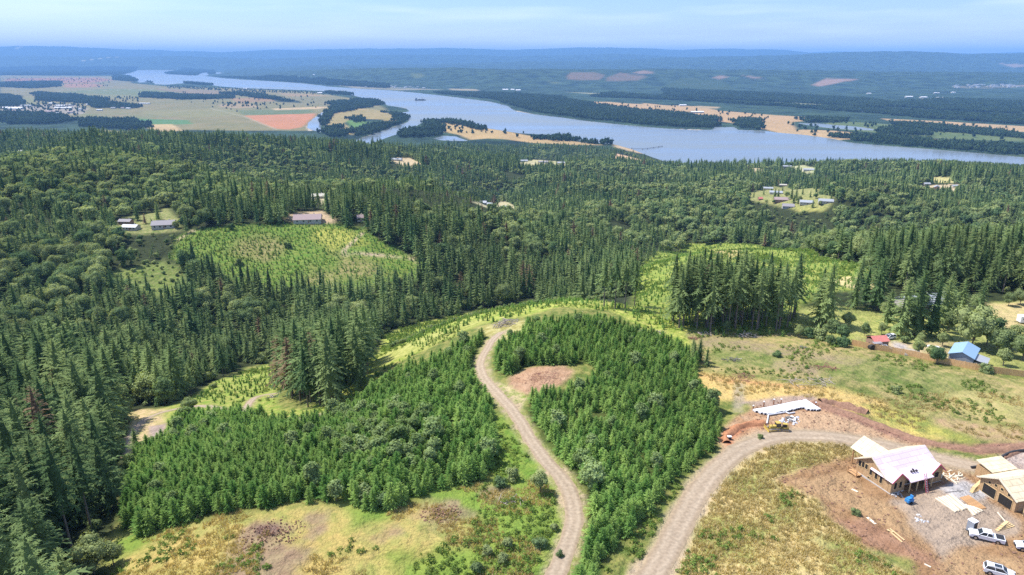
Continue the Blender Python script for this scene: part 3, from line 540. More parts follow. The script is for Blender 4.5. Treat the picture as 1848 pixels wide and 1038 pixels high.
def conifer(rs, H, cb, Rm, nb, seg, wid, droop=.35, core=.45, trunk=.28, ragged=.25, top=.62, sides=6):
    """trunk (V,F) and crown (V,F): whorled, drooping fans of needles"""
    V, F = [], []
    def tri(a, b, c):
        k = len(V); V.extend((a, b, c)); F.append((k, k + 1, k + 2))
    ga = 2.399963
    for i in range(nb):
        t = (i + rs.uniform(-.3, .3)) / nb; t = min(max(t, 0), 1) ** .86
        z0 = H * (cb + (1 - cb) * t * .985)
        Lb = Rm * ((1 - t) ** top * .93 + .05) * (1 + ragged * rs.uniform(-1, 1)) * (1 if t > .07 else .62 + 4 * t)
        if rs.random() < .06: Lb *= 1.35
        if rs.random() < .07: continue
        az = i * ga + rs.uniform(-.4, .4); ca, sa = math.cos(az), math.sin(az)
        up = .10 + .45 * t ** 2 + rs.uniform(-.1, .1); dr = droop * (1.15 - t) * (1 + rs.uniform(-.3, .3))
        pts = []
        for k in range(seg + 1):
            u = k / seg; rr = Lb * u; zz = z0 + Lb * (up * u - dr * u * u)
            pts.append((ca * rr, sa * rr, zz))
        for k in range(seg):
            u = (k + .5) / seg; w = wid * Lb * (.30 + .75 * u) * (1 - u * u * .72) + .06
            p, q = pts[k], pts[k + 1]; sl = Lb / seg
            for s in (-1, 1):
                e = rs.uniform(.65, 1.35); out = sl * rs.uniform(.5, 1.25)
                x = (q[0] * .6 + p[0] * .4) + ca * out - sa * s * w * e; y = (q[1] * .6 + p[1] * .4) + sa * out + ca * s * w * e
                tri(p, q, (x, y, q[2] - w * e * rs.uniform(.12, .55)))
    if core:
        n = 6; k0 = len(V); rows = 4
        for j in range(rows + 1):
            t = j / rows; rr = Rm * core * ((1 - t) ** .85) + .02
            for i in range(n):
                a = i / n * 6.283 + j * .5; r2 = rr * rs.uniform(.7, 1.2)
                V.append((math.cos(a) * r2, math.sin(a) * r2, H * (cb + .015 + (1 - cb) * t * .97)))
        for j in range(rows):
            for i in range(n):
                a, b = k0 + j * n + i, k0 + j * n + (i + 1) % n; F.append((a, b, b + n)); F.append((a, b + n, a + n))
    TV, TF = [], []
    zs = [-.8, .0, H * .3, H * .65, H * .97] if sides > 3 else [-.8, H * .9]
    for z in zs:
        r_ = trunk * (1 - .93 * max(z, 0) / H) * (1.35 if z <= 0 else 1)
        for i in range(sides): a = i / sides * 6.283; TV.append((math.cos(a) * r_, math.sin(a) * r_, z))
    for j in range(len(zs) - 1):
        for i in range(sides): a, b = j * sides + i, j * sides + (i + 1) % sides; TF += [(a, b, b + sides), (a, b + sides, a + sides)]
    # a few dead stubs under the crown
    if sides > 3 and cb > .2:
        for i in range(14):
            z = H * rs.uniform(.12, cb); a = rs.uniform(0, 6.28); l = rs.uniform(.5, 1.8); k = len(TV)
            TV += [(0, 0, z + .06), (0, 0, z - .06), (math.cos(a) * l, math.sin(a) * l, z - .1 * l)]; TF.append((k, k + 1, k + 2))
    return np.array(TV), np.array(TF), np.array(V), np.array(F)
def broadleaf(rs, H, Rm, lobes, n, size, base=.25, trunk=.22, core=True, flat=1.0, sides=5):
    cz = H * (base + (1 - base) * .5); hz = H * (1 - base) * .5
    Ls = [(0, 0, cz, Rm * .72, hz * .85)]
    for i in range(lobes):
        a = i * 2.4 + rs.uniform(-.5, .5); u = rs.uniform(-.65, .75); q = Rm * .62 * math.sqrt(max(.1, 1 - u * u)) * rs.uniform(.75, 1.15)
        r_ = Rm * rs.uniform(.34, .55); Ls.append((math.cos(a) * q, math.sin(a) * q, cz + u * hz * .75, r_, r_ * rs.uniform(.7, 1.0)))
    V, F = [], []
    wts = [l[3] ** 2 for l in Ls]
    for _ in range(n):
        l = rs.choices(Ls, wts)[0]
        while True:
            d = Vector((rs.gauss(0, 1), rs.gauss(0, 1), rs.gauss(.25, 1))).normalized()
            if d.z > -.55: break
        k = rs.uniform(.82, 1.08); p = Vector((l[0] + d.x * l[3] * k, l[1] + d.y * l[3] * k, l[2] + d.z * l[4] * k))
        nrm = (d + Vector((rs.uniform(-.7, .7), rs.uniform(-.7, .7), rs.uniform(-.4, .8)))).normalized()
        e = nrm.orthogonal().normalized(); f = nrm.cross(e); a = rs.uniform(0, 6.28); e, f = e * math.cos(a) + f * math.sin(a), f * math.cos(a) - e * math.sin(a)
        s = size * rs.uniform(.6, 1.4); b = len(V)
        V += [tuple(p - e * s), tuple(p + f * s * .7 + nrm * s * .25), tuple(p + e * s * .9), tuple(p - f * s * .75 - nrm * s * .1)]
        F += [(b, b + 1, b + 2), (b, b + 2, b + 3)]
    if core:
        for l in Ls:
            b = len(V); m = 6
            for j, (zz, rr) in enumerate(((-.8, .5), (-.2, .85), (.4, .8), (.85, .35))):
                for i in range(m): a = i / m * 6.283 + j * .5; V.append((l[0] + math.cos(a) * rr * l[3] * .86, l[1] + math.sin(a) * rr * l[3] * .86, l[2] + zz * l[4] * .86))
            for j in range(3):
                for i in range(m): a, c = b + j * m + i, b + j * m + (i + 1) % m; F += [(a, c, c + m), (a, c + m, a + m)]
            b2 = b + 3 * m; F += [(b2, b2 + 1, b2 + 2), (b2, b2 + 2, b2 + 3), (b2, b2 + 3, b2 + 4), (b2, b2 + 4, b2 + 5)]
    TV, TF = [], []
    def limb(p, q, r0, r1):
        k = len(TV); d = (q - p).normalized(); e = d.orthogonal().normalized(); f = d.cross(e)
        for c, r_ in ((p, r0), (q, r1)):
            for i in range(sides): a = i / sides * 6.283; TV.append(tuple(c + (e * math.cos(a) + f * math.sin(a)) * r_))
        for i in range(sides): a, b = k + i, k + (i + 1) % sides; TF.extend([(a, b, b + sides), (a, b + sides, a + sides)])
    fork = Vector((rs.uniform(-.2, .2), rs.uniform(-.2, .2), H * base * 1.1 + .2))
    limb(Vector((0, 0, -.6)), fork, trunk * 1.3, trunk * .85)
    for l in Ls[:5]: limb(fork, Vector((l[0] * .8, l[1] * .8, l[2])), trunk * .6, trunk * .15)
    return np.array(TV), np.array(TF), np.array(V), np.array(F)
rs = random.Random(5)
def protos(fn, ks, mats, nm):
    out = []
    for k in ks:
        TV, TF, V, F = fn(**k)
        out.append((mesh_np(nm + '_trunk', TV, TF, mats[0]), mesh_np(nm + '_crown', V, F, mats[1]),
                    mesh_np(nm, np.concatenate([TV, V]), np.concatenate([TF, F + len(TV)]), mats, midx=[0] * len(TF) + [1] * len(F))))
    return out
fir_hi = protos(lambda **k: conifer(rs, **k), [dict(H=28, cb=c, Rm=r, nb=n, seg=5, wid=.30, ragged=g, droop=d) for c, r, n, g, d in
   ((.08, 6.4, 170, .22, .45), (.14, 6.0, 160, .28, .5), (.30, 5.4, 130, .34, .55), (.44, 4.4, 110, .38, .5), (.52, 4.2, 90, .42, .5), (.10, 7.2, 170, .3, .4))], (M_BARK, M_FIR), 'fir')
fir_md = protos(lambda **k: conifer(rs, **k), [dict(H=28, cb=c, Rm=r, nb=n, seg=3, wid=.36, ragged=g, sides=4) for c, r, n, g in
   ((.06, 6.4, 76, .3), (.12, 5.8, 72, .35), (.3, 5.4, 60, .4), (.08, 7.0, 76, .32))], (M_BARK, M_FIR), 'fir_mid')
fir_lo = protos(lambda **k: conifer(rs, **k), [dict(H=28, cb=c, Rm=r, nb=24, seg=1, wid=.55, ragged=.3, core=.7, sides=3) for c, r in ((.04, 6.2), (.08, 5.6), (.05, 7.0))], (M_BARK, M_FIR), 'fir_far')
yf_hi = protos(lambda **k: conifer(rs, **k), [dict(H=6.5, cb=.03, Rm=r, nb=n, seg=3, wid=.29, droop=.14, core=.5, trunk=.09, top=.62, ragged=.3, sides=4) for r, n in ((1.75, 150), (1.95, 160), (1.55, 140), (2.1, 150), (1.8, 140))], (M_BARK, M_YFIR), 'young_fir')
sap = protos(lambda **k: conifer(rs, **k), [dict(H=2.4, cb=.03, Rm=r, nb=18, seg=1, wid=.5, droop=.1, core=.55, trunk=.04, sides=3) for r in (.8, .95)], (M_BARK, M_YFIR), 'sapling')
bl_hi = protos(lambda **k: broadleaf(rs, **k), [dict(H=13, Rm=r, lobes=l, n=1900, size=.30, base=b, trunk=.26) for r, l, b in ((5.4, 11, .16), (4.6, 9, .2), (5.9, 13, .14), (4.0, 8, .12))], (M_BARK, M_LEAF), 'broadleaf')
bl_md = protos(lambda **k: broadleaf(rs, **k), [dict(H=13, Rm=r, lobes=l, n=330, size=.62, base=b, sides=3) for r, l, b in ((5.6, 9, .1), (4.8, 8, .1), (6.2, 10, .08))], (M_BARK, M_LEAF), 'broadleaf_mid')
bl_lo = protos(lambda **k: broadleaf(rs, **k), [dict(H=13, Rm=r, lobes=5, n=80, size=1.15, base=.05, sides=3) for r in (5.8, 5.0)], (M_BARK, M_LEAF), 'broadleaf_far')
al_hi = protos(lambda **k: broadleaf(rs, **k), [dict(H=6.6, Rm=r, lobes=l, n=800, size=.24, base=.04, trunk=.1) for r, l in ((2.0, 9), (1.7, 8), (2.2, 10))], (M_BARK, M_ALDER), 'alder')
bu_hi = protos(lambda **k: broadleaf(rs, **k), [dict(H=2.6, Rm=r, lobes=7, n=420, size=.17, base=-.15, trunk=.05) for r in (1.7, 2.1, 1.4)], (M_BARK, M_LEAF), 'bush')
def blob(rs, H, Rm, n, size):
    TV, TF, V, F = broadleaf(rs, H, Rm, 4, n, size, base=-.3, trunk=.03, core=False, sides=3); return V, F
br = [mesh_np('brush', *blob(rs, 1.0, .9, 46, .19), M_BRUSH) for _ in range(3)]
def tuft(rs, n, h, sp):
    V, F = [], []
    for _ in range(n):
        a = rs.uniform(0, 6.28); r_ = sp * rs.random() ** .5; x, y = math.cos(a) * r_, math.sin(a) * r_; b = rs.uniform(0, 6.28); l = h * rs.uniform(.5, 1.2); k = len(V); w = .07
        V += [(x - w * math.cos(b), y - w * math.sin(b), 0), (x + w * math.cos(b), y + w * math.sin(b), 0), (x + rs.uniform(-.25, .25), y + rs.uniform(-.25, .25), l)]; F.append((k, k + 1, k + 2))
    return np.array(V), np.array(F)
tu = [mesh_np('tuft', *tuft(rs, 34, .55, .7), M_DRYG) for _ in range(2)]
# wood patch for the far river plain: a 60 m piece of wood, many crowns
def patch(rs, n, Rr, H):
    Vs, Fs, k = [], [], 0
    for _ in range(n):
        a = rs.uniform(0, 6.28); r_ = Rr * rs.random() ** .5; TV, TF, V, F = broadleaf(rs, H * rs.uniform(.75, 1.15), rs.uniform(5, 8), 3, 26, 2.2, base=-.1, core=True, sides=3)
        Vs.append(V + np.array([math.cos(a) * r_, math.sin(a) * r_, 0])); Fs.append(F + k); k += len(V)
    return np.concatenate(Vs), np.concatenate(Fs)
M_FARW = leaf_mat('far_wood_leaves', (.030, .058, .032), (.060, .095, .042), tr=.15)
pw = [mesh_np('wood_patch', *patch(rs, 14, 28, 20), M_FARW) for _ in range(3)]
pt = [mesh_np('plain_tree', *patch(rs, 1, .1, 17), M_FARW) for _ in range(2)]

_src = {}
def source(me):
    if me.name not in _src: _src[me.name] = bpy.data.objects.new('source_' + me.name, me)
    return _src[me.name]
def stuff(name, pts, meshes, label, cat, scale=(.8, 1.2), zs=None, vi=None, sc_arr=None):
    """one object of kind stuff: copies of the given meshes on the points"""
    pts = np.asarray(pts, np.float32); n = len(pts)
    if n == 0: return
    me = bpy.data.meshes.new(name); me.vertices.add(n); me.vertices.foreach_set('co', pts.ravel())
    s = rng.uniform(*scale, n) if sc_arr is None else sc_arr
    sx = s * rng.uniform(.88, 1.12, n)
    for nm, ty, arr in (('rz', 'FLOAT', rng.uniform(0, 6.283, n)), ('var', 'INT', rng.integers(0, len(meshes), n) if vi is None else vi)):
        at = me.attributes.new(nm, ty, 'POINT'); at.data.foreach_set('value', np.asarray(arr, np.int32 if ty == 'INT' else np.float32))
    at = me.attributes.new('scv', 'FLOAT_VECTOR', 'POINT'); at.data.foreach_set('vector', np.stack([sx, sx, s], 1).astype(np.float32).ravel())
    o = link(name, me); tag(o, label, cat, kind='stuff')
    g = bpy.data.node_groups.new(name, 'GeometryNodeTree'); g.interface.new_socket('Geometry', in_out='INPUT', socket_type='NodeSocketGeometry'); g.interface.new_socket('Geometry', in_out='OUTPUT', socket_type='NodeSocketGeometry')
    gi = nd(g, 'NodeGroupInput'); go = nd(g, 'NodeGroupOutput'); ip = nd(g, 'GeometryNodeInstanceOnPoints'); jn = nd(g, 'GeometryNodeJoinGeometry')
    for m in reversed(meshes):
        ob = nd(g, 'GeometryNodeObjectInfo'); ob.inputs[0].default_value = source(m); gt = nd(g, 'GeometryNodeGeometryToInstance')
        g.links.new(ob.outputs['Geometry'], gt.inputs[0]); g.links.new(gt.outputs[0], jn.inputs[0])
    ip.inputs['Pick Instance'].default_value = True
    def attr(nm, ty):
        a = nd(g, 'GeometryNodeInputNamedAttribute', data_type=ty); a.inputs[0].default_value = nm; return a.outputs['Attribute']
    cx = nd(g, 'ShaderNodeCombineXYZ'); g.links.new(attr('rz', 'FLOAT'), cx.inputs[2])
    er = nd(g, 'FunctionNodeEulerToRotation'); g.links.new(cx.outputs[0], er.inputs[0])
    g.links.new(gi.outputs[0], ip.inputs['Points']); g.links.new(jn.outputs[0], ip.inputs['Instance']); g.links.new(attr('var', 'INT'), ip.inputs['Instance Index'])
    g.links.new(er.outputs[0], ip.inputs['Rotation']); g.links.new(attr('scv', 'FLOAT_VECTOR'), ip.inputs['Scale']); g.links.new(ip.outputs[0], go.inputs[0])
    md = o.modifiers.new('scatter', 'NODES'); md.node_group = g
    return o
def tree(name, pr, x, y, s, rz, label, cat, group=None, dz=-.15, tilt=0):
    e = thing(name, label, cat, (x, y, float(ground(x, y)) + dz), rz, group); e.scale = (s * rng.uniform(.92, 1.1),) * 2 + (s,)
    e.rotation_euler = (tilt, 0, rz)
    link('trunk', pr[0], e); link('crown', pr[1], e); return e

# ------------------------------------------------------------------ where things grow
def jitter(x0, x1, y0, y1, sp):
    gx, gy = np.meshgrid(np.arange(x0, x1, sp), np.arange(y0, y1, sp)); gx = gx + rng.uniform(-.46, .46, gx.shape) * sp; gy = gy + rng.uniform(-.46, .46, gy.shape) * sp
    return gx.ravel(), gy.ravel()
def inpoly(pts, x, y, m=0.0, flat=None):
    P = hits(pts, flat) if not isinstance(pts, np.ndarray) else pts
    return sdist(P, x, y) > m
def poly_pts(pts, sp, m=0.0, flat=None):
    P = hits(pts, flat) if not isinstance(pts, np.ndarray) else pts
    lo, hi = P.min(0), P.max(0); x, y = jitter(lo[0], hi[0], lo[1], hi[1], sp); k = sdist(P, x, y) > m; return x[k], y[k]
roadd = lambda x, y: np.minimum.reduce([ldist(RD[k][::6], x, y) for k in RD])
NEARw = hits(NEAR)
# forest points: everything up to the river that is not cleared
CLEAR = [hits(P) for P in [HILLCLR, LEFTCLR, RIGHTCLR] + [m_[0] for m_ in mid]]
bands = [(62, 340, 6.3), (340, 620, 6.8), (620, 1100, 8.0), (1100, 2050, 10.0), (2050, 2750, 12.0)]
FX, FY = [], []
for y0, y1, sp in bands:
    x, y = jitter(-1.12 * y1, 1.12 * y1, y0, y1, sp); k = (np.abs(x / y) < 1.12) & (y >= y0) & (y < y1); FX.append(x[k]); FY.append(y[k])
FX = np.concatenate(FX); FY = np.concatenate(FY)
keep = (sdist(NEARw, FX, FY) < -1.5) & ((FY > 105) | (FX / FY < -.74))
for P in CLEAR: keep &= sdist(P, FX, FY) < 1.0 + 3 * (FY > 600)
A_ = FX / FY
keep &= ~((A_ > -.235) & (A_ < .165) & (FY < 322 + 20 * vnoise(FX / 20, FY / 20)))       # brush behind the crest of the near hill
keep &= ~((A_ > .16) & (FY < 300)) | ((A_ > .36) & (FY > 268) & (sdist(NEARw, FX, FY) < -2))
gz = ground(FX, FY)
for m_ in fld:
    if max(q[1] for q in m_[0]) > 216 and min(q[0] for q in m_[0]) > 140: keep &= (FY < 1950) | (sdist(PT(m_[0]), FX, FY) < -8)
for q in WW: keep &= (FY < 2000) | (sdist(q, FX, FY) < -40)
# far shore limit: the plain and the river stay free
px_, py_, _ = to_pix(FX, FY, gz)
RVw = WW[0]; keep &= (FY < 2100) | (sdist(RVw, FX, FY) < -60)
FX, FY, gz, px_, py_ = FX[keep], FY[keep], gz[keep], px_[keep], py_[keep]
nn = fbm(FX, FY, 150, 91, 3) + .75 * fbm(FX, FY, 38, 92, 2)
bias = np.zeros(len(FX))
for P, b_ in [([(0,300),(250,290),(430,296),(450,340),(420,372),(200,372),(0,385)], .55), ([(1130,345),(1340,325),(1400,392),(1390,432),(1160,425)], .8), ([(430,300),(700,310),(640,345),(450,345)], .3),
              ([(1400,395),(1560,380),(1640,440),(1560,475),(1440,455)], .8), ([(980,300),(1200,290),(1300,320),(1100,345)], .4), ([(1560,330),(1848,345),(1848,400),(1600,380)], .1), ([(740,400),(930,385),(1000,470),(800,490)], .7), ([(0,440),(120,430),(200,520),(120,560),(0,540)], .25),
              ([(700,240),(860,250),(860,275),(700,275)], .3), ([(600,540),(750,545),(700,600),(600,600)], .25)]:
    bias += b_ * (sdist(hits(P), FX, FY) > 0)
bias -= .75 * ((A_[keep] > -.22) & (A_[keep] < .2) & (FY < 480)) + .5 * (FY < 340) + .35 * ((FY >= 340) & (FY < 450)) + .1
bias += .14 * (FY > 560) + .0
bias -= .3 * (sdist(hits([(0,215),(640,225),(660,290),(0,275)]), FX, FY) > 0)
isb = (nn + bias) > .12
isb |= rng.random(len(FX)) < .05
isb &= rng.random(len(FX)) > .22
# houses and clearings stay in sight: no tall trees right in front of them
HXY = [hit(*q) + (wd_,) for *q, wd_ in [(556,400,22),(297,410,17),(237,412,13),(650,398,5),(872,368,13),(884,371,9),(912,377,12),(575,358,12),(1386,342,22),(1400,350,26),(1413,336,18),(1410,363,24),(1422,375,18),(1455,368,20),(1490,366,22),(1372,361,7),(1384,292,18),(1420,302,22),(1460,308,26),(1690,342,16),(1672,334,14),(1722,338,14),(715,290,26),(945,292,24),(980,294,28),(1012,296,20),(1107,290,22),(70,283,22),(108,270,24),(40,275,18),(1655,556,13)]]
low = np.zeros(len(FX), bool); gone = np.zeros(len(FX), bool)
for hx, hy, wd_ in HXY:
    lat = np.abs(FX - hx * FY / hy); dy = hy - FY
    low |= (lat < wd_ * .4 + 2) & (dy > 0) & (dy < 34 + .08 * hy); gone |= (lat < wd_ * .5 + 3) & (dy > -7) & (dy < 12 + .015 * hy)
for P in [hits(m_[0]) for m_ in mid]:
    for st in (18, 40, 65): low |= sdist(P, FX * (FY + st) / FY, FY + st) > 2
thin = gone | ((fbm(FX, FY, 60, 95, 2) > .62) & (FY > 300)) | (isb & (rng.random(len(FX)) < .38))
gap = ~thin
hgt = np.where(isb, rng.uniform(.72, 1.25, len(FX)), rng.uniform(.5, 1.1, len(FX)) * (1 + .4 * fbm(FX, FY, 130, 97, 2)))
young = (fbm(FX, FY, 170, 99, 2) > .32) & (FY > 520) & ~isb
yz = sdist(hits([(690,362),(760,352),(850,356),(925,376),(960,400),(860,392),(760,378),(700,374)]), FX, FY) > 0; isb &= ~yz
hgt = np.where(yz, .36, np.where(young, hgt * .62, hgt))
hgt = np.where(isb, hgt, hgt * np.where(FY < 260, 1.12, np.where(FY < 1100, .76, np.where(FY > 1500, 1.0, .86))))
near_low = (sdist(hits([(228,740),(300,735),(345,716),(385,690),(440,664),(505,650),(600,650),(500,560),(300,640),(200,700)]), FX, FY) > 0)
hgt = np.where(near_low & ~isb, hgt * .72, hgt)
hgt = np.where(low, hgt * .36, hgt)
# lower trees along the last bluff above the river
lim = np.interp(px_, [0, 400, 620, 800, 1000, 1180, 1300, 1400, 1500, 1700, 1848, 2000], [220, 224, 246, 243, 254, 276, 280, 271, 282, 288, 298, 302]) + rng.uniform(-3, 5, len(FX))
mh = (CAMZ - pix_d(lim) * FY - gz) / np.where(isb, 13, 28); fr = (FY > 1050) & (mh < hgt)
hgt = np.where(fr, np.maximum(mh, .3), hgt); gap &= ~(fr & (mh < .22))
FX, FY, gz, hgt, isb = FX[gap], FY[gap], gz[gap], hgt[gap], isb[gap]
allf = dict(x=FX, y=FY, z=gz, h=hgt, b=isb)
def extra_trees(lst):
    return np.array(lst, float).reshape(-1, 5)
inframe = lambda x, y, z, h: (lambda p, q: (p[0] > -30) & (p[0] < 1878) & (q[1] < 1060) & (p[1] > -10))(to_pix(x, y, z), to_pix(x, y, z + h))
def region(x, y):
    px, py, _ = to_pix(x, y, ground(x, y))
    if px < 240: return 'dark forest at the lower left' if py > 560 else 'wooded slope at the left edge'
    if px < 660: return 'forest in the hollow left of the tall grove'
    if px < 1170: return 'dark ravine behind the young plantation'
    return 'woods beyond the right clearing'
ORDN = ['first', 'second', 'third', 'fourth', 'fifth', 'sixth', 'seventh', 'eighth', 'ninth', 'tenth', 'eleventh', 'twelfth', 'thirteenth', 'fourteenth', 'fifteenth', 'sixteenth', 'seventeenth', 'eighteenth', 'nineteenth', 'twentieth']
POOL = {}
def pool(o, noun, where): POOL.setdefault((noun, where), []).append(o)
def spread():
    """give every plant of a crowd a label of its own: depth row, stretch of the row, place in the stretch"""
    for (noun, where), obs in POOL.items():
        n = len(obs); rows = max(1, min(6, int(round((n / 9) ** .5)))); obs = sorted(obs, key=lambda o: o.location.y)
        for r_ in range(rows):
            part = sorted(obs[r_ * n // rows:(r_ + 1) * n // rows], key=lambda o: o.location.x / o.location.y); seg = max(1, -(-len(part) // 12)); rw = ['nearest', 'second', 'third', 'fourth', 'fifth', 'sixth'][r_] if rows > 1 else 'only'
            for i, o in enumerate(part):
                s_ = i * seg // len(part); first = min(j for j in range(len(part)) if j * seg // len(part) == s_)
                st = {1: [''], 2: ['left half', 'right half'], 3: ['left third', 'middle', 'right third'], 4: ['left end', 'centre left', 'centre right', 'right end']}.get(seg, ['left end', 'left part', 'centre left', 'centre right', 'right part', 'right end', 'far right', 'extreme right'])[s_]
                o['label'] = (f"{noun}, {ORDN[min(i - first, 19)]} from left, {st + ', ' if st else ''}{rw} row, {where}")
REG = {}
# --- firs: the 300 that show largest stand alone, the rest is one forest object
f = ~FB if False else ~allf['b']
X, Y, Zg, Hh = allf['x'][f], allf['y'][f], allf['z'][f], allf['h'][f]
c = to_pix(X, Y, Zg)[2]; vis = inframe(X, Y, Zg, 28 * Hh)
# the explicit tall firs: grove by the track, stand by the right clearing, single trees of the right yards
gx, gy = poly_pts([(508,700),(520,728),(560,736),(600,730),(640,712),(672,690),(672,660),(600,655),(540,665)], 5.4)
grove = [(a, b, rng.uniform(.74, 1.02), rng.integers(1, 4), 0) for a, b in zip(gx, gy)]
gx, gy = poly_pts([(1205,575),(1222,592),(1280,600),(1340,602),(1400,598),(1432,590),(1450,572),(1400,560),(1330,552),(1250,556)], 3.9)
stand = [(a, b, rng.uniform(.60, .86), rng.integers(2, 5), 1) for a, b in zip(gx, gy)]
single = []
for px, py, s, v in [(1490,588,.8,5),(1478,580,.62,0),(1582,560,.72,5),(1625,606,.72,0),(1650,604,.8,5),(1680,606,.72,0),(1600,592,.5,1),(1706,570,.6,0),(1730,575,.55,1),(1762,588,.6,0),(1700,590,.62,5),(1480,553,.55,1),(1540,556,.5,0),(1560,552,.55,1),(1250,640,.2,0),(1262,652,.26,0),(1275,660,.2,0),(1252,655,.24,0),(1215,580,.7,1),(1232,590,.62,2),
                     (248,818,.30,0),(245,812,.2,0),(1145,552,.62,3),(1128,556,.7,4),(1110,556,.72,4),(1090,554,.66,3)]:
    x, y = hit(px, py); single.append((x, y, s, v, 2))
XS = extra_trees(grove + stand + single)
n_ex = len(XS); order = np.argsort(np.where(vis, c / (.4 + Hh), 1e9)); top = order[:max(0, 298 - n_ex)]
SH = {'dark forest at the lower left': 'lower left forest', 'wooded slope at the left edge': 'left edge slope', 'forest in the hollow left of the tall grove': 'hollow forest', 'dark ravine behind the young plantation': 'ravine', 'woods beyond the right clearing': 'right woods'}
WORDS = ['tall', 'slender', 'broad crowned', 'ragged', 'full branched', 'pale tipped', 'dark', 'lean']
GL = {0: ('tall bare trunked fir in the dense grove beside the left dirt track', 'tall firs of the grove beside the left track'),
      1: ('tall bare trunked fir in the stand between the right clearing and the pasture', 'tall firs of the stand beside the right clearing'),
      2: ('fir standing by itself among the yards and clearings', 'scattered single firs')}
SL = {0:'ragged wide fir at the left end of the pasture behind the log slope',1:'smaller dark fir close behind the ragged pasture fir',2:'dark cone shaped fir beside the small tan field',3:'left fir of the big dark trio above the red roofed shed',4:'middle fir of the big dark trio above the red roofed shed',5:'right fir of the big dark trio above the red roofed shed',
      6:'low fir left of the big dark trio in the yard',10:'fir right behind the big dark trio in the yard',13:'fir at the hedge edge of the green pasture',20:'single small fir standing on the pale dirt of the left track bend',21:'little fir touching the single fir on the left track bend'}
for i, (x, y, s, v, g) in enumerate(XS):
    lab, grp = GL[int(g)]
    if g == 2:
        k = i - len(grove) - len(stand); lab, grp = SL.get(k, lab), None if k in SL else grp
    e = tree('fir_tree', fir_hi[int(v)], x, y, s, rng.uniform(0, 6.28), lab, 'fir tree', grp)
    if g < 2: pool(e, 'tall bare trunked fir', ['grove by left track', 'right stand'][int(g)])
    elif grp: pool(e, 'single dark fir', 'yards and clearings')
for i in top:
    rg = region(X[i], Y[i]); s = Hh[i]
    v = int(rng.choice([0, 1, 2, 5, 2, 3])) if Y[i] < 260 else int(rng.choice([0, 1, 5, 2]))
    e = tree('fir_tree', fir_hi[v], X[i], Y[i], s, rng.uniform(0, 6.28), 'dark fir', 'fir tree', 'firs of the ' + rg); pool(e, 'dark green fir', SH[rg])
rest = np.ones(len(X), bool); rest[top] = False
X, Y, Zg, Hh, c = X[rest], Y[rest], Zg[rest], Hh[rest], c[rest]
mesh_f = [p_[2] for p_ in fir_hi + fir_md + fir_lo]
vi = np.where(Y < 330, rng.integers(0, 4, len(X)), np.where(Y < 850, 6 + rng.integers(0, 4, len(X)), 10 + rng.integers(0, 3, len(X))))
stuff('fir_forest', np.stack([X, Y, Zg - .2], 1), mesh_f, 'dense dark fir forest covering the slopes down to the river', 'forest', vi=vi, sc_arr=Hh)
# --- broadleaf trees
f = allf['b']; X, Y, Zg, Hh = allf['x'][f], allf['y'][f], allf['z'][f], allf['h'][f]
c = to_pix(X, Y, Zg)[2]; vis = inframe(X, Y, Zg, 13 * Hh)
YT = [(1500,612,.55,1,'young broadleaf tree on the left of the pasture fence corner'),(1520,618,.5,3,'bushy tree at the near corner of the green pasture'),(1590,604,.35,1,'small round tree in front of the green pasture'),(1560,606,.4,3,'low spreading tree on the pasture edge'),
      (1752,628,1.05,2,'large leafy tree behind the blue roofed barn'),(1780,622,.8,0,'leafy tree right of the big tree behind the barn'),(1710,600,.6,1,'mid green tree left of the big leafy tree'),(1700,625,.4,3,'small tree standing alone on the tan yard'),(1655,640,.4,1,'small round tree by the round grey shed'),(1690,656,.42,0,'bushy tree just left of the blue roofed barn'),(1660,622,.35,3,'small bushy tree right of the red roofed shed'),
      (1760,560,.5,1,'low tree at the edge of the far tan field'),(1820,552,.45,0,'spreading tree alone on the far tan field'),(1840,550,.5,2,'broad tree at the right edge of the far tan field'),(1800,640,.7,0,'leafy tree right of the blue roofed barn'),(1825,630,.65,1,'leafy tree near the white trailer'),(1845,650,.6,2,'leafy tree at the right edge beside the fence'),(1810,660,.45,3,'low tree between barn and fence'),
      (1725,560,.6,2,'round dark tree beyond the yards'),(1530,590,.4,2,'small tree within the green pasture'),(1600,575,.5,0,'round tree behind the green pasture'),(1640,565,.55,1,'leafy tree behind the dark trio of firs'),(1660,560,.6,3,'leafy tree beyond the trio of firs'),(1440,608,.35,3,'low tree in front of the tall fir stand'),(1310,600,.35,1,'low leafy tree at the foot of the tall fir stand'),
      (975,888,.42,3,'single slender tree beside the winding dirt road'),(345,745,.45,2,'bright round thicket tree beside the left dirt track'),(170,1036,.6,2,'pale leafy tree at the bottom left forest edge'),(205,1020,.4,1,'small leafy tree at the meadow corner'),(1580,500,.8,2,'pale olive tree beyond the tan field'),(60,480,1.2,2,'big round maple on the left slope'),(100,450,1.0,0,'leafy tree behind the big round maple'),(1300,445,.4,1,'low tree on top of the right clearing')]
for px, py, s, v, lab in YT:
    x, y = hit(px, py); tree('broadleaf_tree', bl_hi[v], x, y, s, rng.uniform(0, 6.28), lab, 'broadleaf tree')
order = np.argsort(np.where(vis, c / (.3 + Hh), 1e9)); top = order[:298 - len(YT)]
for i in top:
    rg = region(X[i], Y[i]); e = tree('broadleaf_tree', bl_hi[int(rng.integers(0, 4))], X[i], Y[i], Hh[i], rng.uniform(0, 6.28), 'leafy tree', 'broadleaf tree', 'leafy trees of the ' + rg); pool(e, 'light leafy tree', SH[rg])
rest = np.ones(len(X), bool); rest[top] = False
X, Y, Zg, Hh = X[rest], Y[rest], Zg[rest], Hh[rest]
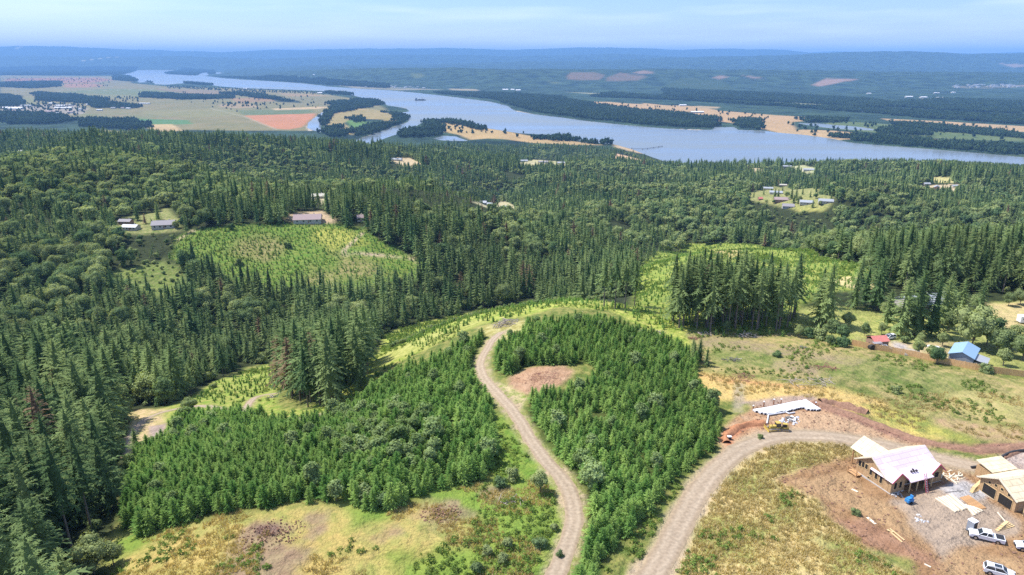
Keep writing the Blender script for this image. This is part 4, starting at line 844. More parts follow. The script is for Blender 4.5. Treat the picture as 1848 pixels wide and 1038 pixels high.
vi = np.where(Y < 330, rng.integers(0, 4, len(X)), np.where(Y < 900, 4 + rng.integers(0, 3, len(X)), 7 + rng.integers(0, 2, len(X))))
stuff('broadleaf_forest', np.stack([X, Y, Zg - .3], 1), [p_[2] for p_ in bl_hi + bl_md + bl_lo], 'light green leafy woods between the dark firs on the slopes', 'forest', vi=vi, sc_arr=Hh * 1.02)
# understorey so that the forest floor does not show between the trunks
k = (allf['y'] < 480); ux, uy = allf['x'][k] + rng.uniform(-3, 3, k.sum()), allf['y'][k] + rng.uniform(-3, 3, k.sum())
ok = sdist(NEARw, ux, uy) < -1; ux, uy = ux[ok], uy[ok]
stuff('undergrowth', np.stack([ux, uy, ground(ux, uy)], 1), [p_[2] for p_ in bu_hi], 'shrubby undergrowth between the forest trunks', 'undergrowth', scale=(.8, 2.0))
# --- young fir plantation on the near hill
def plantation(P, sp, m):
    return poly_pts(P, sp, m)
x1, y1 = plantation(PL1, 1.6, .3); x2, y2 = plantation(PL2, 1.6, .3)
landing = hits([(880,612),(900,580),(950,566),(965,585),(925,615),(890,640)])
bare = hits([(915,684),(950,664),(1030,658),(1065,650),(1060,668),(1035,690),(1000,712),(950,722),(925,705)])
x = np.concatenate([x1, x2]); y = np.concatenate([y1, y2]); side = np.concatenate([np.zeros(len(x1)), np.ones(len(x2))])
k = (roadd(x, y) > 3.6) & (sdist(bare, x, y) < .3) & (sdist(landing, x, y) < 0); x, y, side = x[k], y[k], side[k]
hs = np.clip(.58 + .22 * fbm(x, y, 14, 61, 2) + rng.uniform(-.2, .2, len(x)), .25, 1.1)
px, py, c = to_pix(x, y, ground(x, y))

AL = []
for P_, n_, m_ in (([(600,770),(740,735),(800,800),(790,850),(650,870),(590,830)], 46, 2.6), (PL1, 26, 6.), ([(985,850),(1060,830),(1075,890),(1055,930),(1010,880)], 14, 2.6), (PL2, 22, 6.)):
    ax_, ay_ = poly_pts(P_, 1.3)
    for i in rng.permutation(len(ax_)):
        if n_ <= 0: break
        if all((ax_[i] - q[0]) ** 2 + (ay_[i] - q[1]) ** 2 > m_ ** 2 for q in AL) and float(roadd(ax_[i:i+1], ay_[i:i+1])[0]) > 4 and float(sdist(bare, ax_[i:i+1], ay_[i:i+1])[0]) < 0: AL.append((ax_[i], ay_[i])); n_ -= 1
AL = np.array(AL)
far_al = np.min((x[:, None] - AL[None, :, 0]) ** 2 + (y[:, None] - AL[None, :, 1]) ** 2, 1) > 1.7
x, y, side, hs = x[far_al], y[far_al], side[far_al], hs[far_al]; px, py, c = px[far_al], py[far_al], c[far_al]
x = np.concatenate([x, AL[:, 0]]); y = np.concatenate([y, AL[:, 1]]); hs = np.concatenate([hs, rng.uniform(.6, 1.0, len(AL))]); side = np.concatenate([side, (sdist(hits(PL2), AL[:, 0], AL[:, 1]) > 0) * 1.0]); px, py, c = to_pix(x, y, ground(x, y))
alder = (np.arange(len(x)) >= len(x) - len(AL)); alder_old = (fbm(x, y, 16, 63, 2) + (.45 * ((side == 0) & (sdist(hits([(600,770),(740,730),(800,800),(780,850),(640,860),(590,830)]), x, y) > 0))) - .1) > .78
alder_old |= (side == 1) & (sdist(hits([(985,850),(1060,830),(1075,890),(1055,930),(1010,880)]), x, y) > 0) & (rng.random(len(x)) < .5)
hs = hs * (1 + .1 * (side == 0)); gp = (fbm(x, y, 7, 65, 2) > -.62) | alder; x, y, side, hs = x[gp], y[gp], side[gp], hs[gp]; alder = alder[gp]; px, py, c = px[gp], py[gp], c[gp]
f = ~alder; order = np.argsort(np.where((py < 1060) & f, c / hs, 1e9)); top = order[:300]; isT = np.zeros(len(x), bool); isT[top] = True
gz_ = ground(x, y)
for i in top:
    s = side[i]; lab = 'young fir at the lower edge of the plantation left of the winding road' if s == 0 else 'young fir in the plantation strip between the two dirt roads'
    e = tree('young_fir', yf_hi[int(rng.integers(0, 5))], x[i], y[i], hs[i], rng.uniform(0, 6.28), lab, 'young fir', 'young firs of the left plantation' if s == 0 else 'young firs of the right plantation'); pool(e, 'bright young fir', 'left plantation edge' if s == 0 else 'right plantation strip')
k = f & ~isT
stuff('young_fir_plantation', np.stack([x[k], y[k], gz_[k] - .1], 1), [p_[2] for p_ in yf_hi], 'dense even aged stand of bright green young firs on the near hill', 'plantation', sc_arr=hs[k])
ai = np.where(alder)[0]; order = ai[np.argsort(c[ai])]
for i in order[:200]:
    e = tree('alder_tree', al_hi[int(rng.integers(0, 3))], x[i], y[i], hs[i] * 1.05, rng.uniform(0, 6.28), 'pale round alder growing among the young firs ' + ('left' if side[i] == 0 else 'right') + ' of the winding road', 'alder', 'alders among the young firs'); pool(e, 'pale round alder', ('left' if side[i] == 0 else 'right') + ' plantation')
if len(order) > 200:
    i = order[200:]; stuff('alder_thicket', np.stack([x[i], y[i], gz_[i] - .1], 1), [p_[2] for p_ in al_hi], 'pale alders mixed into the young plantation', 'thicket', sc_arr=hs[i] * 1.05)
# --- saplings on the cleared slopes
SX, SY, SS = [], [], []
for P, sp, lo, hi_ in [(HILLCLR, 2.9, .5, 1.15), (RIGHTCLR, 3.2, .4, .85), ([(690,604),(760,582),(860,562),(960,542),(1060,542),(1150,556),(1240,590),(1230,600),(1160,575),(1000,552),(930,575),(885,585),(868,580),(780,625),(690,665),(640,720),(600,735),(660,700),(700,690),(760,655)], 2.7, .4, .9),
                        ([(330,728),(385,690),(505,650),(510,690),(450,735),(350,745)], 3.2, .4, .9)]:
    a, b = poly_pts(P, sp, .5); SX.append(a); SY.append(b); SS.append(rng.uniform(lo, hi_, len(a)))
SX, SY, SS = map(np.concatenate, (SX, SY, SS)); k = rng.random(len(SX)) < .82; k &= roadd(SX, SY) > 3; SX, SY, SS = SX[k], SY[k], SS[k]
stuff('fir_saplings', np.stack([SX, SY, ground(SX, SY)], 1), [p_[2] for p_ in sap], 'rows of small planted firs dotting the cleared slopes', 'saplings', sc_arr=SS)
# --- brush and bushes
def cover(polys, sp, prob_noise, thr):
    out = []
    for P in polys:
        a, b = poly_pts(P, sp); k = (fbm(a, b, prob_noise, 71, 3) > thr) & (roadd(a, b) > 3.2); out.append(np.stack([a[k], b[k]], 1))
    return np.concatenate(out)
LOW = cover([MEAD], 1.3, 9, .32), cover([[(1240,605),(1430,602),(1530,620),(1700,662),(1848,688),(2000,700),(2000,790),(1848,770),(1700,755),(1560,700),(1400,680),(1265,670)]], 1.8, 10, .05), \
      cover([[(1200,1038),(1230,960),(1280,880),(1330,825),(1400,798),(1480,796),(1550,806),(1560,830),(1430,870),(1500,930),(1560,990),(1640,1038),(1700,1120),(1180,1120)]], 1.2, 6, .3), \
      cover([[(895,750),(940,770),(985,840),(1030,900),(1030,960),(990,1040),(960,1120),(700,1120),(750,1000),(850,960),(870,880),(900,830)]], 1.15, 7, -.25), \
      cover([[(1085,1045),(1145,965),(1180,925),(1215,873),(1250,850),(1290,815),(1310,820),(1250,880),(1200,985),(1150,1060),(1120,1120),(1060,1120)]], 1.1, 6, -.3), \
      cover([RIGHTCLR, [(240,750),(330,728),(385,690),(505,650),(500,740),(600,735),(630,700),(560,760),(440,745),(330,750),(260,780)]], 2.4, 12, .1), cover([HILLCLR, LEFTCLR], 4.5, 25, .05), \
      cover([[(690,604),(760,582),(860,562),(960,542),(1060,542),(1150,556),(1240,590),(1100,560),(1000,556),(930,575),(780,625),(690,665),(640,720)]], 1.8, 8, .0)
LOW = np.concatenate(LOW); site = hits(SITE); pad = hits(PAD); k = (sdist(site, LOW[:, 0], LOW[:, 1]) < -.5) & (sdist(pad, LOW[:, 0], LOW[:, 1]) < -.5); LOW = LOW[k]
s = rng.uniform(.35, 1.0, len(LOW)) * np.where(LOW[:, 1] > 280, 1.8, 1)
stuff('brush', np.column_stack([LOW, ground(LOW[:, 0], LOW[:, 1]) - .1]), br, 'bright green bracken and bramble covering the cleared ground', 'brush', sc_arr=s)
bx = np.concatenate([np.stack(poly_pts([('w',-50,262),('w',40,258),('w',50,325),('w',-60,325)], 3.2), 1), np.stack(poly_pts(LEFTCLR, 6), 1)]); k = rng.random(len(bx)) < .7; bx = bx[k]
stuff('thicket', np.column_stack([bx, ground(bx[:, 0], bx[:, 1]) - .1]), [p_[2] for p_ in bu_hi], 'low leafy thicket on the hidden slope and the left clearing', 'thicket', scale=(.5, 1.0))
DG = np.concatenate([cover([MEAD], 1.1, 8, .0), cover([[(1200,1038),(1230,960),(1280,880),(1330,825),(1400,798),(1480,796),(1550,806),(1560,830),(1430,870),(1500,930),(1560,990),(1640,1038),(1700,1120),(1180,1120)]], .95, 6, -.6),
                     cover([[(1250,670),(1400,688),(1500,700),(1590,720),(1700,705),(1848,715),(1848,800),(1700,790),(1560,745),(1440,715),(1330,715)]], 1.6, 6, -.1)])
k = (sdist(site, DG[:, 0], DG[:, 1]) < 0) & (sdist(pad, DG[:, 0], DG[:, 1]) < 0); DG = DG[k]
stuff('dry_grass', np.column_stack([DG, ground(DG[:, 0], DG[:, 1])]), tu, 'straw coloured dry grass on the open ground', 'grass', scale=(.6, 1.3))
BL = [(660,905,1.4,'dark round bush group at the lower point of the left plantation'),(690,912,1.2,'bush right of the dark round bush group'),(905,880,1.0,'bush left of the winding road above the dirt patch'),(925,865,1.1,'bush beside the winding road left verge'),(880,1000,.7,'leafy bush in the lower brushy verge'),(905,1015,.75,'round green bush in the lower brushy verge'),
      (1010,1004,.5,'small shrub on the lower road verge'),(860,1030,.8,'upright leafy bush at the bottom of the brushy verge'),(915,985,.8,'yellow green bush in the brushy verge'),(1000,955,.6,'tiny dark bush beside the road bend'),(975,985,.7,'low dark bush left of the lower road'),(1372,791,.45,'green bush at the road edge below the bulldozer'),(1402,643,.7,'small round bush on the cut slope'),(1615,708,.8,'dark small bush on the brushy right slope'),(1545,928,.5,'small green bush on the bare dirt below the house'),
      (1500,622,1.4,'bush at the left end of the wooden fence'),(1520,625,1.2,'bush against the first fence panels'),(1480,612,1.5,'wide bush at the foot of the tall fir stand'),(1460,608,1.3,'bush in shade of the tall fir stand'),(1680,640,1.2,'bush behind the fence near the round grey shed'),(1780,672,1.0,'bush beside the barn at the fence'),(1632,618,1.0,'bush right of the red roofed shed'),(385,700,.9,'reddish bush area shrub at the top of the left clearing'),
      (432,478,2.0,'round dark bush on the far cleared hill'),(520,447,1.8,'bush standing in the far cleared hill centre'),(418,414,2.2,'bush at the top left of the far cleared hill'),(190,500,2.5,'round grey green bush in the left clearing'),(230,520,2.2,'round bush in front of the left clearing firs'),(150,520,2.4,'bush at the left side of the left clearing')]
for px, py, s, lab in BL:
    x, y = hit(px, py); tree('bush', bu_hi[int(rng.integers(0, 3))], x, y, s, rng.uniform(0, 6.28), lab, 'bush')
# --- woods of the far plain
WOODS = [[(782,168),(830,173),(880,178),(925,190),(950,200),(1010,208),(1060,215),(1130,222),(1200,228),(1288,231),(1292,215),(1250,208),(1180,203),(1120,196),(1050,186),(1010,176),(900,168)],
         [(1322,218),(1370,217),(1385,235),(1335,232)], [(1505,247),(1560,248),(1700,256),(1848,266),(1990,275),(1990,290),(1848,281),(1740,272),(1640,264),(1535,255)],
         [(1060,175),(1200,180),(1400,192),(1560,204),(1700,216),(1848,225),(1990,232),(1990,218),(1848,212),(1700,204),(1500,194),(1300,184),(1100,168)],
         [(1585,232),(1665,232),(1668,245),(1590,243)], [(1600,222),(1700,228),(1848,242),(1848,250),(1740,242),(1640,234)], [(1440,215),(1520,216),(1530,222),(1450,222)],
         [(592,186),(640,181),(690,180),(690,190),(670,195),(600,200)], [(586,202),(600,198),(640,196),(642,199),(600,205),(590,214),(596,226),(612,238),(625,250),(600,250),(584,236),(577,226),(576,214)],
         [(690,202),(735,208),(740,220),(730,226),(705,222),(712,212),(695,206)], [(640,238),(700,222),(735,228),(700,234),(655,247)], [(625,214),(660,212),(665,222),(640,224)],
         [(770,222),(795,214),(800,218),(790,238),(775,232)], [(715,236),(790,232),(792,246),(720,250)], [(798,216),(870,228),(885,234),(870,236),(800,222)],
         [(960,246),(1020,250),(1030,256),(960,254)], [(1010,244),(1060,248),(1105,256),(1105,264),(1050,260),(1010,252)],
         [(0,122),(120,120),(248,121),(222,134),(140,136),(0,136)], [(205,136),(232,138),(250,147),(240,148),(205,145)], [(252,143),(275,143),(280,150),(255,149)], [(296,144),(400,148),(430,155),(380,155),(300,148)],
         [(296,133),(330,123),(384,127),(388,133),(350,136),(306,135)], [(390,139),(480,138),(620,146),(700,152),(700,160),(600,154),(480,145)],
         [(260,168),(330,172),(420,174),(420,178),(330,180),(250,176)], [(60,168),(130,172),(180,178),(190,190),(130,186),(70,182)], [(0,172),(36,174),(40,192),(0,192)], [(160,190),(200,187),(255,192),(250,196),(170,196)],
         [(0,150),(110,148),(112,156),(60,160),(0,158)], [(400,169),(440,168),(500,176),(530,184),(470,178)], [(130,210),(60,205),(0,205),(0,225),(100,225),(135,218)], [(140,216),(240,218),(275,230),(240,236),(150,230)],
         [(580,163),(640,168),(655,174),(600,170)], [(1560,190),(1700,200),(1848,206),(1848,185),(1700,180)], [(1200,160),(1400,170),(1600,182),(1600,196),(1400,184),(1200,176)]]
PXs = []
for P in WOODS:
    Pw = PT(P); far_ = Pw[:, 1].mean(); sp = 34 if far_ < 6500 else 52
    lo, hi_ = Pw.min(0), Pw.max(0)
    if (hi_[0] - lo[0]) * (hi_[1] - lo[1]) / sp ** 2 > 60000: sp *= 1.6
    x, y = jitter(lo[0], hi_[0], lo[1], hi_[1], sp); k = (sdist(Pw, x, y) + 55 * fbm(x, y, 260, 81, 3) > 8) & (np.abs(x / y) < 1.1) & (rng.random(len(x)) < .93)
    for q in WW: k &= sdist(q, x, y) < -22
    PXs.append(np.stack([x[k], y[k], rng.uniform(.6, 1.3, k.sum()) * (sp / 34) ** .5], 1))
PXs = np.concatenate(PXs); gz_ = ground(PXs[:, 0], PXs[:, 1])
stuff('far_woods', np.column_stack([PXs[:, :2], gz_]), pw, 'blue green belts of woodland on the river plain', 'woods', sc_arr=PXs[:, 2])
sx, sy = [], []
for P, sp in [([(798,218),(870,228),(960,240),(960,246),(800,240)], 60), ([(1290,200),(1400,210),(1400,216),(1300,208)], 55), ([(1410,222),(1560,236),(1560,245),(1440,240)], 60), ([(300,166),(560,175),(640,190),(430,205),(300,180)], 120), ([(60,170),(250,176),(250,198),(60,190)], 60), ([(0,140),(200,142),(200,158),(0,158)], 130), ([(1020,184),(1260,194),(1260,204),(1100,196)], 80), ([(400,186),(480,186),(480,193),(400,193)], 40), ([(300,155),(640,170),(640,174),(300,160)], 45), ([(420,166),(480,166),(480,172),(420,172)], 35),([(0,186),(160,190),(150,210),(0,212)],40), ([(800,222),(960,244),(950,250),(800,240)], 70), ([(1500,218),(1848,246),(1848,256),(1500,236)], 60), ([(1590,216),(1848,230),(1848,238),(1600,222)], 90), ([(1400,236),(1600,246),(1848,260),(1848,268),(1500,250)], 70)]:
    a, b = poly_pts(P, sp, 0, FP); k = rng.random(len(a)) < .5; sx.append(a[k]); sy.append(b[k])
sx, sy = np.concatenate(sx), np.concatenate(sy); k = np.ones(len(sx), bool)
for q in WW: k &= sdist(q, sx, sy) < -10
sx, sy = sx[k], sy[k]
stuff('field_trees', np.column_stack([sx, sy, ground(sx, sy)]), pt, 'scattered dark trees along the hedges of the river plain', 'trees', scale=(.7, 1.4))

spread()
# ------------------------------------------------------------------ built things
class MB:
    def __init__(s): s.v, s.f = [], []
    def add(s, V, F): k = len(s.v); s.v += [tuple(v) for v in V]; s.f += [tuple(i + k for i in f) for f in F]; return s
    def box(s, x0, x1, y0, y1, z0, z1, M=None):
        V = [Vector(p) for p in ((x0,y0,z0),(x1,y0,z0),(x1,y1,z0),(x0,y1,z0),(x0,y0,z1),(x1,y0,z1),(x1,y1,z1),(x0,y1,z1))]
        if M is not None: V = [M @ v for v in V]
        return s.add(V, [(0,3,2,1),(4,5,6,7),(0,1,5,4),(1,2,6,5),(2,3,7,6),(3,0,4,7)])
    def beam(s, a, b, w, h):
        a, b = Vector(a), Vector(b); d = (b - a); l = d.length; q = d.to_track_quat('X', 'Z'); M = Matrix.Translation(a) @ q.to_matrix().to_4x4()
        return s.box(0, l, -w / 2, w / 2, -h / 2, h / 2, M)
    def slab(s, P, t):
        """thick sheet over a planar outline (counter-clockwise from above)"""
        P = [Vector(p) for p in P]; n = len(P); nn = (P[1] - P[0]).cross(P[-1] - P[0]).normalized()
        if nn.z < 0: nn = -nn
        V = [p for p in P] + [p - nn * t for p in P]
        return s.add(V, [tuple(range(n)), tuple(range(2 * n - 1, n - 1, -1))] + [(i, i + n, (i + 1) % n + n, (i + 1) % n) for i in range(n)])
    def prism(s, P2, d0, d1, ax=1):
        """outline in the plane across axis ax, from d0 to d1 along it"""
        n = len(P2); mk = (lambda p, d: (p[0], d, p[1])) if ax == 1 else ((lambda p, d: (d, p[0], p[1])) if ax == 0 else (lambda p, d: (p[0], p[1], d)))
        return s.add([mk(p, d0) for p in P2] + [mk(p, d1) for p in P2], [tuple(range(n - 1, -1, -1)), tuple(range(n, 2 * n))] + [(i, (i + 1) % n, (i + 1) % n + n, i + n) for i in range(n)])
    def tube(s, a, b, r0, r1=None, n=10):
        r1 = r0 if r1 is None else r1; a, b = Vector(a), Vector(b); d = (b - a).normalized(); e = d.orthogonal().normalized(); f = d.cross(e)
        V = [c + (e * math.cos(i / n * 6.2832) + f * math.sin(i / n * 6.2832)) * r_ for c, r_ in ((a, r0), (b, r1)) for i in range(n)]
        return s.add(V, [tuple(range(n - 1, -1, -1)), tuple(range(n, 2 * n))] + [(i, (i + 1) % n, (i + 1) % n + n, i + n) for i in range(n)])
    def build(s, name, mat, parent=None, bevel=0, loc=None, rz=None):
        me = mesh_np(name, s.v, s.f, mat); o = link(name, me, parent, loc)
        if rz is not None: o.rotation_euler = (0, 0, rz)
        if bevel:
            m = o.modifiers.new('b', 'BEVEL'); m.width = bevel; m.segments = 2; m.limit_method = 'ANGLE'
        return o
def sheet_mat(name, rgb, var, scale, wall):
    m = noise_mat(name, rgb, .85, var, scale, .15); t = m.node_tree; p = t.nodes['Principled BSDF']; src = p.inputs['Base Color'].links[0].from_socket
    tc = nd(t, 'ShaderNodeTexCoord'); s = nd(t, 'ShaderNodeSeparateXYZ'); t.links.new(tc.outputs['Object'], s.inputs[0]); c = nd(t, 'ShaderNodeCombineXYZ')
    if wall:
        a = nd(t, 'ShaderNodeMath', operation='ADD'); t.links.new(s.outputs[0], a.inputs[0]); t.links.new(s.outputs[1], a.inputs[1]); t.links.new(a.outputs[0], c.inputs[0]); t.links.new(s.outputs[2], c.inputs[1])
    else: t.links.new(s.outputs[0], c.inputs[0]); t.links.new(s.outputs[1], c.inputs[1])
    b = nd(t, 'ShaderNodeTexBrick'); b.inputs['Scale'].default_value = 1; b.inputs['Brick Width'].default_value = 2.44 if not wall else 1.22; b.inputs['Row Height'].default_value = 1.1 if not wall else 2.44; b.inputs['Mortar Size'].default_value = .035
    b.inputs['Color1'].default_value = (1, 1, 1, 1); b.inputs['Color2'].default_value = (.86, .84, .80, 1); b.inputs['Mortar'].default_value = (.55, .5, .45, 1); t.links.new(c.outputs[0], b.inputs['Vector'])
    mm = nd(t, 'ShaderNodeMix', data_type='RGBA', blend_type='MULTIPLY'); mm.inputs['Factor'].default_value = 1; t.links.new(src, mm.inputs['A']); t.links.new(b.outputs['Color'], mm.inputs['B']); t.links.new(mm.outputs['Result'], p.inputs['Base Color']); return m
m_osb = sheet_mat('osb_board', (.46, .31, .17), .22, 3.5, True)
m_osbl = sheet_mat('roof_sheathing', (.66, .57, .40), .14, 1.5, False)
m_under = None
def under_mat():
    m, t, p = new_mat('pink_underlay'); tc = nd(t, 'ShaderNodeTexCoord'); br_ = nd(t, 'ShaderNodeTexBrick')
    br_.inputs['Scale'].default_value = 1.0; br_.inputs['Brick Width'].default_value = 2.4; br_.inputs['Row Height'].default_value = .9; br_.inputs['Mortar Size'].default_value = .03; br_.offset = .5
    br_.inputs['Color1'].default_value = (.66, .59, .64, 1); br_.inputs['Color2'].default_value = (.61, .52, .59, 1); br_.inputs['Mortar'].default_value = (.52, .33, .44, 1)
    t.links.new(tc.outputs['Object'], br_.inputs['Vector']); t.links.new(br_.outputs['Color'], p.inputs['Base Color']); p.inputs['Roughness'].default_value = .6; return m
m_under = under_mat()
m_red = noise_mat('red_edge_wrap', (.55, .10, .16), .6, .1, 3)
m_dark = noise_mat('opening_shade', (.025, .022, .02), .9, .2, 3)
m_wood = noise_mat('fresh_lumber', (.60, .44, .23), .8, .2, 4, stretch=(1, 6, 6)); m_woodw = noise_mat('pale_lumber', (.66, .59, .45), .8, .12, 4)
m_brown = noise_mat('brown_lumber', (.46, .27, .13), .8, .2, 4)
m_conc = noise_mat('concrete', (.48, .46, .43), .9, .12, 3)
m_white = noise_mat('white_paint', (.80, .80, .80), .35, .03, 2, .5); m_carw = noise_mat('white_car_paint', (.72, .73, .75), .18, .02, 1, .6)
m_glass = noise_mat('dark_glass', (.03, .04, .05), .08, .1, 1, .8); m_tyre = noise_mat('tyre_rubber', (.02, .02, .02), .85, .1, 6); m_rim = noise_mat('alloy_rim', (.45, .45, .47), .3, .05, 3, .5, .8)
m_black = noise_mat('black_plastic', (.03, .03, .032), .5, .1, 4); m_red2 = noise_mat('red_lens', (.5, .02, .02), .3, .05, 4, .5); m_lens = noise_mat('clear_lens', (.75, .75, .72), .15, .05, 4, .6)
m_greyp = noise_mat('grey_plastic', (.26, .28, .31), .6, .06, 3); m_blue = noise_mat('blue_paint', (.04, .22, .50), .4, .12, 3)
m_yel = noise_mat('yellow_machine_paint', (.48, .35, .08), .45, .15, 3); m_steel = noise_mat('worn_steel', (.22, .20, .18), .5, .25, 3, .5, .5)
m_blueroof = noise_mat('blue_metal_roof', (.24, .37, .52), .45, .05, 1.2, .5, stretch=(1, 6, 1)); m_greysid = noise_mat('grey_siding', (.30, .32, .36), .7, .06, 2)
m_fence = noise_mat('cedar_boards', (.66, .40, .19), .85, .25, 1.8, .15, stretch=(6, 6, .6)); m_redroof = noise_mat('red_roof', (.52, .18, .15), .7, .15, 2)
m_roofg = noise_mat('grey_shingles', (.28, .26, .27), .85, .15, 2); m_roofb = noise_mat('brown_shingles', (.33, .25, .24), .85, .15, 2); m_wallc = noise_mat('cream_siding', (.46, .43, .37), .8, .06, 2); m_wallb = noise_mat('brown_siding', (.30, .19, .14), .8, .1, 2)
m_metal = noise_mat('pale_metal_roof', (.33, .35, .38), .45, .05, 1, .5); m_char = noise_mat('reddish_slash', (.26, .12, .095), .95, .35, 2)
m_clod = noise_mat('brown_earth', (.24, .14, .095), .95, .3, 2.5, .1, bump=.4); m_clodr = noise_mat('red_earth', (.36, .17, .09), .95, .3, 2.5, .1, bump=.4); m_pipe = noise_mat('black_pipe', (.05, .05, .05), .5, .2, 2)
m_tarp = noise_mat('white_sheet', (.62, .63, .65), .7, .05, 2); m_stone = noise_mat('grey_stone', (.40, .39, .38), .9, .2, 2)

def gz1(x, y): return float(ground(x, y))
def opening(parent, name, M, w, h, d=.06, frame=True):
    """an opening: dark pane set in a small wooden frame; M places x across, z up, -y outwards"""
    f = MB(); t = .07
    f.box(-w/2 - t, -w/2, -d, .02, -t, h + t, M).box(w/2, w/2 + t, -d, .02, -t, h + t, M).box(-w/2, w/2, -d, .02, h, h + t, M).box(-w/2, w/2, -d, .02, -t, 0, M)
    fo = f.build(name, m_wood, parent); MB().box(-w/2, w/2, -.02, .01, 0, h, M).build('shade_sheet', m_dark, fo); return fo  # near-black sheet painted in as the shade inside the unglazed opening
def T(x, y, z, a=0): return Matrix.Translation((x, y, z)) @ Matrix.Rotation(R(a), 4, 'Z')
def gable(x0, x1, y0, y1, zb, ze, zr, axis='x'):
    """walls of a gabled body; axis = direction of the ridge"""
    m = MB()
    if axis == 'x': ym = (y0 + y1) / 2; m.prism([(y0, zb), (y1, zb), (y1, ze), (ym, zr), (y0, ze)], x0, x1, 0)
    else: xm = (x0 + x1) / 2; m.prism([(x0, zb), (x1, zb), (x1, ze), (xm, zr), (x0, ze)], y0, y1, 1)
    return m
def roof_pair(x0, x1, y0, y1, ze, zr, o=.35, axis='x', t=.12):
    """two separate roof planes (MB, MB): low coordinate side first"""
    a, b = MB(), MB(); lift = .14
    if axis == 'x':
        ym = (y0 + y1) / 2; sl = (zr - ze) / (ym - y0)
        a.slab([(x0 - o, y0 - o, ze - sl * o + lift), (x1 + o, y0 - o, ze - sl * o + lift), (x1 + o, ym, zr + lift), (x0 - o, ym, zr + lift)], t)
        b.slab([(x0 - o, ym, zr + lift), (x1 + o, ym, zr + lift), (x1 + o, y1 + o, ze - sl * o + lift), (x0 - o, y1 + o, ze - sl * o + lift)], t)
    else:
        xm = (x0 + x1) / 2; sl = (zr - ze) / (xm - x0)
        a.slab([(x0 - o, y0 - o, ze - sl * o + lift), (xm, y0 - o, zr + lift), (xm, y1 + o, zr + lift), (x0 - o, y1 + o, ze - sl * o + lift)], t)
        b.slab([(xm, y0 - o, zr + lift), (x1 + o, y0 - o, ze - sl * o + lift), (x1 + o, y1 + o, ze - sl * o + lift), (xm, y1 + o, zr + lift)], t)
    return a, b
# --- the house under construction
N0 = Vector((72.6, 113.9)); HA = 19.5
hz0 = min(gz1(72.6, 113.9), gz1(84, 118), gz1(69, 120)) - .1
h = thing('house_under_construction', 'timber house being built with pink wrapped roof and window openings in bare board walls', 'house', (N0.x, N0.y, hz0), R(HA))
FZ = .5
MB().box(-.08, 13.08, 1.42, 8.58, -1.6, FZ).box(-.08, 3.5, -.08, 1.42, -1.6, FZ).box(9.9, 13.08, -.08, 1.42, -1.6, FZ).build('foundation', m_conc, h)
w = gable(0, 13, 1.5, 8.5, FZ, 3.2, 5.5, 'x').build('wall', m_osb, h)
gable(.004, 3.4, 0, 4.8, FZ, 3.196, 4.62, 'y').build('wall', m_osb, h); gable(10.0, 12.996, 0, 4.8, FZ, 3.196, 4.62, 'y').build('wall', m_osb, h)
a, b = roof_pair(0, 13, 1.5, 8.5, 3.2, 5.5, .4, 'x'); a.build('roof', m_under, h); b.build('roof', m_osbl, h)['label'] = 'bare cream sheathed rear roof slope'
for x0, x1 in ((0, 3.4), (10.0, 13)):
    a, b = roof_pair(x0, x1, 0, 4.6, 3.2, 4.66, .35, 'y'); a.build('roof', m_under, h); b.build('roof', m_under, h)
    fa = MB(); xm = (x0 + x1) / 2; sl = (4.66 - 3.2) / (xm - x0)
    fa.beam((x0 - .35, -.42, 3.2 - sl * .35 + .06), (xm, -.42, 4.72), .1, .2).beam((xm, -.42, 4.72), (x1 + .35, -.42, 3.2 - sl * .35 + .06), .1, .2); fa.build('rake_board', m_red, h)
MB().slab([(3.75, -1.0, 2.72), (9.65, -1.0, 2.72), (9.65, 2.3, 3.82), (3.75, 2.3, 3.82)], .14).build('porch_roof', m_under, h)
fb = MB().beam((-.42, 1.1, 3.05), (-.42, 5.0, 5.62), .1, .22).beam((-.42, 5.0, 5.62), (-.42, 8.9, 3.05), .1, .22); fb.build('rake_board', m_woodw, h)
for x in (3.9, 5.8, 7.7, 9.5): MB().box(x - .08, x + .08, -.86, -.7, -.2, 2.62).build('post', m_wood, h)
MB().box(3.75, 9.65, -.9, -.66, 2.5, 2.66).build('beam', m_wood, h)
# end wall (left): five openings; front openings
for y, zz, hh in ((2.4, 1.3, 1.5), (3.6, 1.5, 1.5), (4.9, 1.6, 1.5), (6.1, 2.2, 1.1), (6.9, 2.1, 1.2), (7.7, 1.9, 1.3)): opening(h, 'window', T(-.003, y, zz, -90), .62, hh)
opening(h, 'window', T(-.003, 5.2, .62, -90), .5, .4)
opening(h, 'window', T(1.0, -.003, 1.3), .7, 1.4); opening(h, 'window', T(2.3, -.003, 1.3), .7, 1.4); opening(h, 'window', T(11.5, -.003, 1.6), 1.1, 1.2); opening(h, 'window', T(13.003, 5, 1.5, 90), 1.1, 1.3)
opening(h, 'door', T(6.6, 1.497, .5), 1.4, 2.2); opening(h, 'window', T(4.6, 1.497, 1.2), .9, 1.2); opening(h, 'window', T(8.6, 1.497, 1.2), .9, 1.2)
